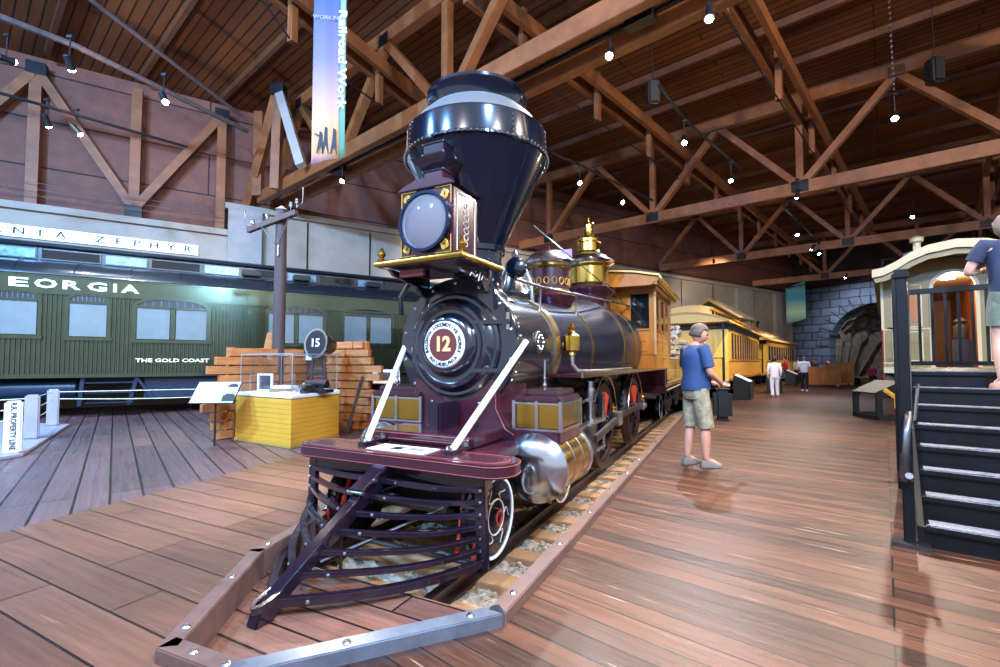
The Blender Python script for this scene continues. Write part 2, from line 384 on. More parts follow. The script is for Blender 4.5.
# rocky outcrop right of the portal
bo = MB(); random.seed(5)
for k in range(26):
    bo.ball((random.uniform(7.3,9.6), random.uniform(-1.6,-.2), random.uniform(.2,3.6)), random.uniform(.35,.8), 7, (1,.8,random.uniform(.8,1.5)))
o = bo.build('rock_outcrop', mat('pale_rock', '#a08a6c', .9, 0, nz=.4, nscale=4, bump=.9, bscale=7), smooth=0); o.location = PT; o.rotation_euler = (0,0,ang)
tag(o, 'jagged pale rock outcrop beside the stone tunnel arch', 'rock')
# ---- ceiling
cm = plankmat('ceiling_boards', '#7a4826', '#63391e', '#2a170b', math.radians(-140), w=.25, L=6, rough=.7, gap=.02, wear=.35)
cl = flat('ceiling', [V((-30,-2,0)), V((50,-2,0)), V((50,62,0)), V((-30,62,0))], 10.75, cm, .15)
AA = V((-math.sin(math.radians(50)), math.cos(math.radians(50)), 0)); AP = V((math.cos(math.radians(50)), math.sin(math.radians(50)), 0))
def AT(a, d, z): return AA*a + AP*d + V((0,0,z))
def wall_a(d):   # where the line at distance d along AA meets the long wall
    return (18.3-(AP*d).dot(WN))/AA.dot(WN)
k = 0
d = 1.5
while d < 44:
    a1 = min(wall_a(d), 30); a0 = a1-34 if d < 20 else a1-44
    struct(MB().beam(AT(a0, d, 10.5), AT(a1, d, 10.5), .12, .22).build('trim_%d' % (16+k), M['purlin'], smooth=0)); k += 1
    d += 2.1
def truss(dist, plies, n0, n1, lab, ph=12.4, sp=4.7, zb=7.2, zt=10.05):
    a_end = wall_a(dist)
    t = thing('roof_truss', lab, 'roof truss', AT(2, dist, 0)); t.rotation_euler = (0,0,0); base = V(t.location)
    def L(a, dd, z): return AT(a, dd, z)-base
    lo = ph-sp*n1
    for p in plies:
        MB().beam(L(lo-1, dist+p, zb), L(a_end, dist+p, zb), .2, .4).build('bottom_chord', M['beamw'], t, bevel=.01)
    MB().beam(L(lo-1, dist, zt), L(a_end, dist, zt), .26, .38).build('top_chord', M['beamw'], t, bevel=.01)
    for i in range(n0, n1+1):
        a = ph-sp*i
        if a < a_end: 
            MB().beam(L(a, dist, zb+.1), L(a, dist, zt), .2, .2, AP).build('web_post', M['beamw'], t)
            MB().bx(-.24,.24,-.12,.12,-.16,.22, Matrix.Translation(L(a, dist, zb))@Matrix.Rotation(math.radians(140), 4, 'Z')).build('gusset_plate', M['gusset'], t)
        for sgn in (1,-1):
            at = a+sp/2*sgn
            if max(a, at) < a_end+.3:
                MB().beam(L(a+.1*sgn, dist, zb+.15), L(at, dist, zt-.1), .2, .24, AP).build('diagonal', M['beamw'], t)
        if a+sp/2 < a_end: MB().bx(-.2,.2,-.13,.13,-.22,.1, Matrix.Translation(L(a+sp/2, dist, zt))@Matrix.Rotation(math.radians(140), 4, 'Z')).build('gusset_plate', M['gusset'], t)
    return t
truss(7.25, (-.4,.4), -1, 4, 'nearest roof truss, paired fir chords with spotlights and conduit running over the smokestack')
truss(17.8, (0,), -3, 4, 'second roof truss back, single fir chord crossing behind the smokestack', 6.95, 4.95, 7.12)
truss(27.9, (0,), -4, 6, 'third roof truss back, above the yellow coaches and the cream coach roof', 5.94, 4.7, 7.2)
truss(38, (0,), -2, 9, 'farthest roof truss, high in front of the stone tunnel portal')
def ridge(p, q, lab, posts=6):
    t = thing('roof_girder', lab, 'girder', V(p).lerp(V(q), .5)); b = V(t.location); p = V(p)-b; q = V(q)-b
    side = (q-p).cross(V((0,0,1))).normalized()*.22
    for s in (-1,1): MB().beam(p+side*s, q+side*s, .13, .34).build('chord', M['beamw'], t)
    low = V((0,0,-.95))
    for i in range(posts):
        c = p.lerp(q, (i+.5)/posts); e = p.lerp(q, (i+1)/posts) 
        MB().beam(c+V((0,0,.5)), c+low, .15, .15, side).build('hanger_post', M['beamw'], t)
    pts = []
    MB().path([p+V((0,0,-.1))]+[p.lerp(q, (i+.5)/posts)+low for i in range(posts)]+[q+V((0,0,-.1))], .02, 6).build('tie_rod', M['gusset'], t)
ridge((-.6,9.5,9.35), (13.2,24,9.35), 'long double girder descending behind the smokestack toward the yellow coach')
ridge((13.2,24,9.35), (28,39.5,9.35), 'far double girder running above the yellow coaches toward the tunnel')
ridge((3.0,7.4,9.35), (21,26,9.35), 'long double girder on the right with hanger posts, above the walkway')
ridge((-5.2,8.6,9.35), (-1.4,15.9,9.35), 'short double girder high behind the hanging railroad banner', 3)
ridge((9.5,7.4,9.35), (30,28.5,9.35), 'outermost double girder above the cream coach roof')
# ---- wall truss on the left above the parapet
t = thing('wall_truss', 'fir posts and braces framed against the brown wall panels over the blue coach', 'truss', WP(-2,18.6,6.0), RW); 
for x in (-9.6,-7.1,-4.7,-2.35,0,2.35): MB().beam((x,0,0), (x,0,4.2), .27, .27, (1,0,0)).build('web_post', M['beamw'], t)
for x0, x1 in ((-2.35,0),(2.35,0),(-2.35,-4.7),(-7.1,-4.7)):
    MB().beam((x0,-.03,4.0), (x1,-.03,.25), .24, .24, (0,1,0)).build('diagonal', M['beamw'], t)
for x, z in ((0,.15),(-2.35,4.0),(2.35,4.0),(-4.7,.15)): MB().bx(x-.22,x+.22,-.16,.16,z-.15,z+.22).build('gusset_plate', M['gusset'], t)
# hip members rising from the wall corner behind the banner
t = thing('corner_brace', 'splayed fir braces and grey strut rising from the concrete corner behind the banner', 'brace', (-8.2,15.6,7.0))
for a, b, w, m in (((-1.0,.9,0),(1.1,-1.2,3.1),.3,'beamw'),((.9,-.9,0),(1.1,-1.2,3.1),.28,'beamw'),((2.3,-2.2,.2),(1.1,-1.2,3.1),.26,'conc2'),((-.3,.3,.2),(-.3,.3,3.2),.3,'beamw')):
    MB().beam(a, b, w, w*.8, (0,1,0)).build('strut', M[m], t)
MB().bx(-.2,.2,-.16,.16,-.2,.15, Matrix.Translation((1.1,-1.2,3.1))).build('gusset_plate', M['gusset'], t)
struct(MB().add([tuple(T(t,L,z)) for t,L,z in ((1.2,1.0,-.5),(TE,1.0,-.5),(TE,3.8,-.5),(1.2,3.8,-.5))], [(0,1,2,3)]).build('floor_pit', M['dark'], smooth=0))
for i, (a, b) in enumerate(((P0,(TE,1.13)),(P5,(TE,3.66)),((TE,1.13),(TE,3.66)),((2.42,3.1),P5),((2.42,1.13),(2.42,3.1)))):
    o = MB().beam(T(*a,-.29 if i != 4 else -.32), T(*b,-.29 if i != 4 else -.32), .04, .44 if i != 4 else .4).build('trim_pit_%d' % (i+1), M['tie'], smooth=0); struct(o)
# ============================================================ LOCOMOTIVE (x back along the track, y away from the walkway, z above the rail)
LK = .86
eng = thing('steam_locomotive', 'polished black and wine steam locomotive with huge funnel smokestack, number 12 and red-striped pilot', 'locomotive', (0,0,0), RZ)
mx = lambda x, y, z: Matrix(((0,0,-1,x),(-1,0,0,y),(0,1,0,z),(0,0,0,1)))      # text facing the front
ms = lambda x, y, z: Matrix(((1,0,0,x),(0,0,-1,y),(0,1,0,z),(0,0,0,1)))      # text facing the walkway side
X = (1,0,0); Y_ = (0,1,0)
# --- boiler
BZ = 1.97
BP = ((5.9,.71,0),(6.6,.73,.01),(7.6,.80,.03),(8.9,.95,.10),(9.2,.96,.11),(11.1,.97,.12))
def brz(x):
    for a, b in zip(BP, BP[1:]):
        if x <= b[0]:
            u = (x-a[0])/(b[0]-a[0]); return a[1]+(b[1]-a[1])*u, BZ+a[2]+(b[2]-a[2])*u
    return BP[-1][1], BZ+BP[-1][2]
def loft(rings, n=56):
    mb = MB()
    for x, r, z in rings:
        for i in range(n): mb.v.append((x, r*math.cos(2*math.pi*i/n), z+r*math.sin(2*math.pi*i/n)))
    for k in range(len(rings)-1):
        for i in range(n): j = (i+1) % n; mb.f.append((k*n+i, k*n+j, (k+1)*n+j, (k+1)*n+i))
    mb.f.append(tuple(range(n))[::-1]); mb.f.append(tuple((len(rings)-1)*n+i for i in range(n)))
    return mb
bl = loft([(x, r, BZ+z) for x, r, z in BP]).build('boiler', M['iron'], eng)
for x, w in ((5.88,.2),(7.4,.04),(9.1,.06),(10.3,.04)):
    r, z = brz(x); dr = .03 if w > .1 else .012
    loft([(x-w/2,r-.02,z),(x-w/2,r+dr,z),(x+w/2,r+dr+(.004 if x > 6 else 0),z),(x+w/2,r-.02,z)]).build('boiler_band', M['brass'] if w < .1 else M['palebrass'], bl)
sb = MB().lathe([(.715,4.5),(.715,5.82)], (0,0,BZ), X, 56).build('smokebox', M['black_gloss'], eng)
rv = MB()
for k in range(44):
    a = 2*math.pi*k/44; rv.ball((4.66,.72*math.cos(a),BZ+.72*math.sin(a)), .012, 6)
rv.build('rivet_row', M['steel'], sb)
MB().lathe([(.2,4.40),(.70,4.43),(.765,4.44),(.775,4.47),(.765,4.53),(.70,4.54)], (0,0,BZ), X, 64).build('front_ring', M['black_gloss'], sb)
MB().lathe([(.2,4.22),(.27,4.22),(.31,4.235),(.35,4.27),(.36,4.31),(.40,4.315),(.43,4.30),(.47,4.31),(.50,4.36),(.53,4.38),(.56,4.375),(.585,4.39),(.60,4.44)], (0,0,BZ), X, 64).build('smokebox_door', M['black_gloss'], sb)
for k in range(14):
    a = 2*math.pi*(k+.5)/14; MB().lathe([(.022,0),(.022,.02),(.01,.03)], (4.445,.715*math.cos(a),BZ+.715*math.sin(a)), (-1,0,0), 8).build('door_bolt', M['steel'], sb)
for z in (.24,-.28):
    MB().beam((4.28,-.3,BZ+z),(4.42,-.64,BZ+z),.03,.045).bx(4.38,4.46,-.70,-.62,BZ+z-.035,BZ+z+.035).build('hinge_strap', M['black_gloss'], sb, bevel=.006)
MB().path([(4.4,-.68,BZ+.16),(4.4,-.68,BZ+.34)], .02).build('hinge_pin', M['steel'], sb)
pl = MB().lathe([(.1,4.185),(.245,4.185),(.258,4.2),(.258,4.23)], (0,0,BZ), X, 48).build('number_plate', M['white'], eng)
MB().lathe([(.1,4.177),(.175,4.177),(.18,4.19)], (0,0,BZ), X, 48).build('plate_disc', mat('plate_oxblood', '#5e2720', .5), pl)
MB().text('12', .22, mx(4.173,0,BZ), .004, bold=.009, sx=.95).build('plate_number', mat('plate_buff', '#e2ac78', .5), pl, label='buff numerals reading 12')
tx = MB()
def arc(txt, r, a0, a1, flip, size):
    n = len(txt)
    for i, ch in enumerate(txt):
        if ch == ' ': continue
        a = a0+(a1-a0)*(i/(n-1))
        rot = a-math.pi/2 if not flip else a+math.pi/2
        # a measured counter-clockwise as the viewer sees it: right = -y
        tx.text(ch, size, mx(4.181, -r*math.cos(a), BZ+r*math.sin(a))@Matrix.Rotation(rot, 4, 'Z'), .002, bold=.002)
arc('BALDWIN LOCOMOTIVE WORKS', .217, math.radians(200), math.radians(-20), False, .054)
arc('PHILADELPHIA', .217, math.radians(222), math.radians(318), True, .054)
tx.build('plate_lettering', M['ink'], pl)
# builder's plate on the near side of the smokebox
MB().lathe([(.02,0),(.13,0),(.14,.01),(.14,.03)], (5.2,-.73,BZ+.05), (0,1,0), 24).build('maker_plate', M['dsteel'], eng)
mk = MB()
for k in range(10):
    a = k*math.pi/5; mk.ball((5.2+.085*math.cos(a), -.738, BZ+.05+.085*math.sin(a)), .016, 6)
mk.build('maker_plate_relief', M['silver'], eng)
# --- smokestack
SX = 4.92
ss = MB().lathe([(.50,2.5),(.42,2.56),(.33,2.66),(.315,2.75),(.315,3.12),(.33,3.16),(.865,4.24)], (SX,0,0), (0,0,1), 56).build('smokestack', M['stack'], eng)
MB().lathe([(.84,4.22),(.885,4.235),(.885,4.265),(.875,4.275),(.86,4.53),(.865,4.555),(.82,4.565)], (SX,0,0), (0,0,1), 56).build('stack_drum', M['stack'], ss)
MB().lathe([(.84,4.55),(.74,4.70),(.62,4.82),(.54,4.87)], (SX,0,0), (0,0,1), 48).build('stack_cone_cap', M['reflector'], ss)
MB().lathe([(.50,4.80),(.54,4.80),(.585,4.98),(.625,5.02),(.63,5.05),(.60,5.07),(.54,5.06)], (SX,0,0), (0,0,1), 48, cap=False, closed=True).build('stack_rim', M['stack'], ss)
rv = MB()
for k in range(84):
    a = 2*math.pi*k/84; rv.ball((SX+.888*math.cos(a), .888*math.sin(a), 4.25), .016, 6)
for k in range(8):
    a = 2*math.pi*k/8+.2
    for z in (4.31,4.37,4.43,4.49): rv.ball((SX+(.876-.05*(z-4.27))*math.cos(a), (.876-.05*(z-4.27))*math.sin(a), z), .011, 6)
    for z in (2.8,2.9,3.0,3.1): rv.ball((SX+.318*math.cos(a), .318*math.sin(a), z), .012, 6)
rv.build('rivet_row', M['silver'], ss)
MB().lathe([(.33,3.1),(.355,3.11),(.355,3.17),(.34,3.18)], (SX,0,0), (0,0,1), 40, cap=False, closed=True).build('stack_collar', M['stack'], ss)
# --- headlight on its shelf
hz = 2.86
hl = MB().bx(3.86,4.36,-.33,.33,hz,hz+.72).build('headlight', M['purple'], eng, bevel=.012)
MB().prism([(-.37,0),(.37,0),(.30,.05),(.12,.11),(-.12,.11),(-.30,.05)], Matrix(((0,0,1,3.83),(-1,0,0,0),(0,1,0,hz+.72),(0,0,0,1))), .56).build('lamp_roof', M['purple'], hl, bevel=.008)
ch = MB().bx(3.98,4.22,-.12,.12,hz+.80,hz+.97).build('lamp_chimney', M['purple'], hl, bevel=.01)
def frust(mb, cx, a, b, z0, z1):
    return mb.add([(cx+sx*a,sy*a,z0) for sx,sy in ((-1,-1),(1,-1),(1,1),(-1,1))]+[(cx+sx*b,sy*b,z1) for sx,sy in ((-1,-1),(1,-1),(1,1),(-1,1))], [(0,3,2,1),(4,5,6,7),(0,1,5,4),(1,2,6,5),(2,3,7,6),(3,0,4,7)])
frust(MB(), 4.1, .12, .23, hz+.97, hz+1.08).build('chimney_flare', M['indigo'], ch)
frust(MB(), 4.1, .23, .14, hz+1.08, hz+1.14).build('chimney_hood', M['indigo'], ch)
MB().bx(3.98,4.22,-.13,.13,hz+1.14,hz+1.27).build('chimney_top', M['indigo'], ch, bevel=.008)
tr = MB()
for z in (hz+.82,hz+.96,hz+1.15,hz+1.26):
    for s in (-1,1): tr.path([(3.97,-.13,z),(3.97,.13,z)], .006).path([(4.23,-.13,z),(4.23,.13,z)], .006).path([(3.97,s*.135,z),(4.23,s*.135,z)], .006)
tr.build('chimney_trim', M['silver'], ch)
MB().ring([(.315*math.cos(a*math.pi/24), .315*math.sin(a*math.pi/24)) for a in range(48)], [(.285*math.cos(a*math.pi/24), .285*math.sin(a*math.pi/24)) for a in range(48)], Matrix(((0,0,-1,3.86),(-1,0,0,0),(0,1,0,hz+.37),(0,0,0,1))), .06).build('lamp_bezel', M['iron'], hl)
MB().lathe([(.285,0),(.26,.1),(.18,.19),(.03,.24)], (3.85,0,hz+.37), X, 36, cap=False).build('lamp_reflector', M['reflector'], hl)
MB().lathe([(.285,0),(.2,-.035),(.08,-.055),(.0,-.06)], (3.82,0,hz+.37), X, 36, cap=False).build('lamp_lens', M['lens'], hl)
MB().lathe([(.05,.02),(.055,.09),(.02,.13)], (3.85,0,hz+.33), X, 16).build('lamp_burner', M['brass'], hl)
sc_ = MB()
for sy in (-1,1):
    for sz in (-1,1):
        c = (sy*.235, sz*.26)
        for k in range(4):
            a = k*1.57
            pts = [(3.852, c[0]+sy*(.05*math.cos(a+q)*(1-q/5)), hz+.37+c[1]+sz*(.055*math.sin(a+q)*(1-q/5))) for q in [0,.6,1.2,1.8,2.4,3.0,3.6]]
            sc_.path(pts, .008, 6)
        sc_.path([(3.852, sy*.31, hz+.37+sz*.34),(3.852, sy*.31, hz+.37+sz*.16)], .005, 6).path([(3.852, sy*.31, hz+.37+sz*.34),(3.852, sy*.12, hz+.37+sz*.34)], .005, 6)
sc_.build('gilt_scrollwork', M['gold'], hl)
sd = MB()
for sgn in (-1,1):
    y = sgn*.335
    for a, b in (((3.93,hz+.06),(4.29,hz+.06)),((4.29,hz+.06),(4.29,hz+.66)),((4.29,hz+.66),(3.93,hz+.66)),((3.93,hz+.66),(3.93,hz+.06))): sd.path([(a[0],y,a[1]),(b[0],y,b[1])], .006, 6)
    for k in range(7):
        z = hz+.16+k*.067; r = .03+.03*(1-abs(k-3)/3)
        sd.path([(4.11+r*math.cos(q), y, z+.03*math.sin(q)) for q in [i*math.pi/4 for i in range(9)]], .0035, 6)
sd.build('side_ornament', M['pingold'], hl)
sh = MB().bx(3.72,4.55,-.52,.52,hz-.09,hz-.03).build('headlight_shelf', M['purple'], eng, bevel=.01)
MB().path([(4.55,-.53,hz-.05),(3.71,-.53,hz-.05),(3.71,.53,hz-.05),(4.55,.53,hz-.05)], .03, 10).build('shelf_rail', M['brass'], sh)
for s in (-1,1):
    MB().lathe([(.03,0),(.045,.03),(.02,.05),(.045,.09),(.03,.13),(.01,.16)], (3.76,s*.5,hz-.03), (0,0,1), 14).build('brass_finial', M['brass'], sh)
    MB().prism([(3.78,hz-.1),(4.5,hz-.1),(4.5,BZ+.55),(4.36,BZ+.58),(4.25,hz-.22),(3.86,hz-.16)], Matrix(((1,0,0,0),(0,0,1,s*.42-.02),(0,1,0,0),(0,0,0,1))), .04).build('shelf_bracket', M['indigo'], sh)
    MB().path([(4.3,s*.5,hz-.1),(4.2,s*.6,BZ+.55),(4.25,s*.62,BZ+.36)], .028).build('bracket_scroll', M['black_gloss'], sh)
tk = MB()
for k in range(9): tk.path([(4.0+.06*k,-.445,hz-.2+.03*math.sin(k*1.5)),(4.04+.06*k,-.445,hz-.16-.03*math.sin(k*1.5))], .006, 6)
tk.build('bracket_tracery', M['pingold'], sh)
MB().bx(3.8,3.83,-.02,.3,hz-.2,hz-.12).build('shelf_valance', mat('dull_crimson','#6e1f2a',.4), sh, bevel=.01)
# --- saddle, deck, chests and cylinders
sad = MB()
prof = [(-1.2,.72),(1.2,.72),(1.2,1.02),(.80,1.02),(.66,1.10),(.56,1.30),(.56,1.60),(-.56,1.60),(-.56,1.30),(-.66,1.10),(-.80,1.02),(-1.2,1.02)]
sad.prism(prof, Matrix(((0,0,1,4.42),(1,0,0,0),(0,1,0,0),(0,0,0,1))), .75)
sad = sad.build('cylinder_saddle', M['purple'], eng, bevel=.015)
pn = MB()
for s in (-1,1):
    pn.path([(4.41,s*1.15,.98),(4.41,s*.80,.98),(4.41,s*.64,1.07),(4.41,s*.53,1.28),(4.41,s*.53,1.45)], .006, 6)
pn.build('pinstripe', M['pin'], sad)
for s in (-1,1):
    cyo = 1.03 if s < 0 else .95
    cy = MB().lathe([(.325,4.3),(.325,5.2)], (0,s*cyo,.72), X, 40).build('cylinder', M['brass'] , eng)
    MB().lathe([(.02,4.14),(.05,4.14),(.06,4.165),(.14,4.17),(.22,4.19),(.29,4.23),(.325,4.27),(.345,4.29),(.345,4.34),(.32,4.35)], (0,s*cyo,.72), X, 40).build('cylinder_head', M['silver'], cy, label='domed silver cylinder head')
    MB().lathe([(.31,5.16),(.34,5.17),(.34,5.23),(.2,5.28),(.1,5.3)], (0,s*1.03,.72), X, 36).build('rear_cylinder_head', M['silver'], cy)
    for x in (4.6,4.9): MB().lathe([(.32,x-.012),(.33,x),(.32,x+.012)], (0,s*1.03,.72), X, 36, cap=False).build('lagging_band', M['steel'], cy)
    c0, c1 = (-1.27,-.76) if s < 0 else (.44,1.16)
    MB().bx(4.36,5.08,c0,c1,.95,1.1).build('chest_base', M['purple'], cy, bevel=.02)
    sc2 = MB().bx(4.40,5.04,c0+.02,c1-.02,1.1,1.36).build('steam_chest', M['brass'], eng, bevel=.01)
    MB().bx(4.37,5.07,c0,c1,1.36,1.43).bx(4.42,5.02,c0+.05,c1-.05,1.43,1.49).build('chest_lid', M['purple'], sc2, bevel=.02)
    tb = MB()
    for x in (4.39,5.05):
        for y in (c0,c1): tb.beam((x,y,1.08),(x,y,1.38),.035,.035)
    tb.beam((4.39,(c0+c1)/2,1.08),(4.39,(c0+c1)/2,1.38),.03,.03).bx(4.37,5.07,c0-.01,c1+.01,1.075,1.1).bx(4.37,5.07,c0-.01,c1+.01,1.345,1.365)
    tb.build('chest_trim', M['silver'], sc2)
    MB().path([(4.65,s*1.0,1.49),(4.65,s*1.0,1.8)], .014).ball((4.65,s*1.0,1.53), .03, 8).ball((4.65,s*1.0,1.6), .022, 8).build('oil_pipe', M['silver'], sc2)
def dplan(i):
    x0, x1, hw, r = 3.2+i, 3.66-i, 1.19-i, .21-i*.5; pts = []
    for cx, cy, a0 in ((x1-r,hw-r,0),(x0+r,hw-r,90),(x0+r,-hw+r,180),(x1-r,-hw+r,270)):
        for k in range(9):
            a = math.radians(a0+90*k/8); pts.append((cx+r*math.cos(a), cy+r*math.sin(a)-.04))
    return pts
def rrect(x0, x1, hw, r, n=8):
    pts = []
    for cx, cy, a0 in ((x1-.05,hw-.05,0),(x0+r,hw-r,90),(x0+r,-hw+r,180),(x1-.05,-hw+.05,270)):
        rr = .05 if a0 in (0,270) else r
        for k in range(n+1):
            a = math.radians(a0+90*k/n); pts.append((cx+rr*math.cos(a), cy+rr*math.sin(a)))
    return pts
dk = MB().prism(dplan(0), Matrix.Translation((0,0,.85)), .115).build('pilot_deck', M['purple'], eng, bevel=.012)
MB().bx(3.55,4.4,-.9,.82,.86,.955).build('rear_deck', M['purple'], dk, bevel=.008)
ps = MB()
for z, inset in ((.868,-.004),(.95,-.004),(.968,.07)):
    q = dplan(inset); ps.path([(x,y,z) for x,y in q+q[:1]], .0032, 6)
ps.build('pinstripe', M['pin'], dk)
for i, (z0, z1, x0, x1) in enumerate(((.965,1.07,3.78,4.42),)):
    MB().bx(x0,x1,-.62,.62,z0,z1).build('deck_step', M['purple'], dk, bevel=.01)
    MB().path([(x0-.004,-.58,z1-.02),(x0-.004,.58,z1-.02)], .005, 6).path([(x0-.004,-.58,z0+.03),(x0-.004,.58,z0+.03)], .005, 6).build('pinstripe', M['pin'], dk)
fs = MB().bx(4.0,4.4,-.08,.08,1.0,1.35).build('flag_post_base', M['indigo'], dk, bevel=.02)
for s in (-1,1):
    ft = MB().bx(3.42,3.78,s*.5-.11,s*.5-.01,.965,1.0).build('brace_foot', M['indigo'], dk, bevel=.01)
    MB().lathe([(.03,0),(.03,.03),(.015,.045)], (3.46,s*.5-.06,1.0), (0,0,1), 8).lathe([(.03,0),(.03,.03),(.015,.045)], (3.74,s*.5-.06,1.0), (0,0,1), 8).build('foot_bolt', M['silver'], ft)
    MB().path([(3.5,s*.50-.06,.99),(4.5,s*.80-.05,2.0)], .032, 14).build('smokebox_brace', M['white'], eng, label='white painted diagonal brace rod')
    # main frames
    MB().bx(3.6,12.6,s*.48-.05,s*.48+.05,.62,.86).bx(3.6,12.6,s*.48-.04,s*.48+.04,.36,.44).build('main_frame', M['dark'], eng)
MB().bx(3.3,3.45,-1.0,1.0,.72,.85).build('bumper_beam', M['indigo'], eng, bevel=.01)
# --- pilot
def ridge_x(z):  # the ridge runs from the deck down to the toe
    u = (.80-z)/(.80-.12); return 3.28-1.2*u**1.05
pil = MB()
pil.prism([(3.36,.84),(3.20,.84),(2.02,.16),(1.98,.06),(2.12,.05),(2.2,.14),(3.30,.74)], Matrix(((1,0,0,0),(0,0,1,-.05),(0,1,0,0),(0,0,0,1))), .1)
pil = pil.build('pilot', M['indigo'], eng, bevel=.01)
for s in (-1,1):
    MB().beam((3.32,s*.95,.82),(3.32,s*.98,.1),.05,.1,(0,1,0)).build('pilot_post', M['indigo'], pil, bevel=.006)
    MB().beam((3.6,s*.66,.85),(3.36,s*.70,.12),.03,.03).beam((3.6,s*.84,.85),(3.36,s*.86,.12),.03,.03).build('pilot_strut', M['red'], pil)
    for k, z in enumerate((.74,.645,.55,.455,.36,.265,.16)):
        xr = ridge_x(z); n = 10; pts = []
        for i in range(n+1):
            u = i/n
            x = xr+(3.31-xr)*u; y = s*(.03+.94*(u**.93)+.10*math.sin(math.pi*u)*(1 if k > 2 else .5)); pts.append((x,y,z-.02*math.sin(math.pi*u)))
        mb = MB(); h = .036 if k < 6 else .06
        for i in range(n): mb.beam(pts[i], V(pts[i+1])+(V(pts[i+1])-V(pts[i]))*.02, .05, h)
        mb.path([(p[0]-.012,p[1]+s*.026,p[2]+h*.42) for p in pts], .006, 6)
        mb.build('pilot_bar', M['indigo'], pil, smooth=50)
        q = pts[1]; MB().ball((q[0]-.01,q[1]+s*.03,q[2]), .017, 8).ball((pts[-1][0]-.03,pts[-1][1],pts[-1][2]), .014, 8).build('bar_bolt', M['silver'], pil)
MB().ring([(2.10+.13*math.cos(a), .065*math.sin(a)) for a in [i*math.pi/12 for i in range(24)]], [(2.10+.095*math.cos(a), .028*math.sin(a)) for a in [i*math.pi/12 for i in range(24)]], Matrix.Rotation(math.radians(-14), 4, 'Y')@Matrix.Translation((.0,0,-.35)), .05).build('pilot_toe_loop', M['indigo'], pil)
MB().beam((3.24,0,.86),(2.9,0,.70),.15,.05).build('coupling_bar', M['indigo'], pil, bevel=.01)
MB().lathe([(.02,-.085),(.02,.085)], (3.05,0,.77), (0,1,0), 12).lathe([(.015,-.085),(.015,.085)], (2.9,0,.70), (0,1,0), 12).build('coupling_pin', M['silver'], pil)
MB().path([(3.34,-.95,.12),(3.34,.95,.12)], .02).path([(2.75,0,.1),(2.75,0,.5)], .014).path([(2.5,-.05,.3),(3.3,-.6,.55)], .014).build('inner_brace', M['dsteel'], pil)
# --- wheels
def truckwheel(x, s):
    y = s*.80
    w = MB().lathe([(.02,-.05),(.30,-.05),(.31,-.065),(.35,-.065),(.35,.05),(.385,.05),(.385,.08),(.2,.08)] , (x,y,.375), (0,-s,0) if False else (0,1,0), 40)
    w = MB().lathe([(.02,.065*-1),(.36,-.065),(.36,.03),(.39,.045),(.39,.075),(.02,.075)], (x,y,.375), (0,-s,0) if s > 0 else (0,1,0), 40)
    ow = y+(-s*-.066)
    face = y+s*.066
    wh = w.build('truck_wheel', M['stack'], eng)
    MB().lathe([(.335,0),(.36,0),(.36,.012),(.335,.012)], (x,face-s*.002,.375), (0,s,0), 40, cap=False, closed=True).build('tyre_stripe', M['white'], wh, label='white painted tyre rim')
    MB().lathe([(.15,0),(.16,0),(.16,.008),(.15,.008)], (x,face,.375), (0,s,0), 32, cap=False, closed=True).build('wheel_line', M['pingold'], wh)
    MB().lathe([(.01,0),(.085,0),(.085,.03),(.06,.04),(.01,.05)], (x,face,.375), (0,s,0), 24).build('hub', M['indigo'], wh)
    MB().lathe([(.055,.035),(.068,.035),(.068,.045),(.055,.045)], (x,face,.375), (0,s,0), 24, cap=False, closed=True).build('hub_ring', M['red'], wh)
    orn = MB()
    for k in range(6):
        a = k*math.pi/3
        orn.path([(x+(.17+.10*q)*math.cos(a+.22*math.sin(q*5)), face+s*.004, .375+(.17+.10*q)*math.sin(a+.22*math.sin(q*5))) for q in [0,.25,.5,.75,1]], .0035, 6)
    orn.build('wheel_ornament', M['pingold'], wh)
    return wh
def driver(x, s):
    y = s*.80; R = .72; zc = .715
    w = MB().lathe([(.56,-.06),(.60,-.06),(.60,.06),(.56,.06)], (x,y,zc), (0,1,0), 48, cap=False, closed=True)
    for k in range(16):
        a = 2*math.pi*k/16; w.beam((x+.09*math.cos(a),y,zc+.09*math.sin(a)), (x+.58*math.cos(a),y,zc+.58*math.sin(a)), .04, .06, (0,1,0))
    w.lathe([(.02,-.08),(.14,-.08),(.14,.09),(.02,.09)], (x,y,zc), (0,s,0), 24)
    wh = w.build('driving_wheel', mat('spoke_maroon','#2a1018',.5) if x < 8 and s < 0 else bpy.data.materials['spoke_maroon'], eng)
    MB().lathe([(.60,-.065),(.705,-.065),(.71,0),(.72,.05),(.76,.06),(.76,.08),(.60,.08)] if True else [], (x,y,zc), (0,-s,0), 56, cap=False, closed=True).build('tyre', M['rail'], wh)
    pts = [(.2*math.cos(a), .2*math.sin(a)) for a in ()] 
    cw = MB(); poly = [(.56*math.cos(math.radians(a)), .56*math.sin(math.radians(a))) for a in range(55,126,7)]+[(-.12,.16),(.12,.16)]
    cw.prism(poly, Matrix(((1,0,0,x),(0,0,s,y+s*.03),(0,1,0,zc),(0,0,0,1))), .045); cw.build('counterweight', M['red'], wh, label='red painted counterweight')
    MB().lathe([(.045,0),(.045,.36)], (x-.16,y,zc+.14), (0,s,0), 16).build('crank_pin', M['steel'], wh)
    return wh
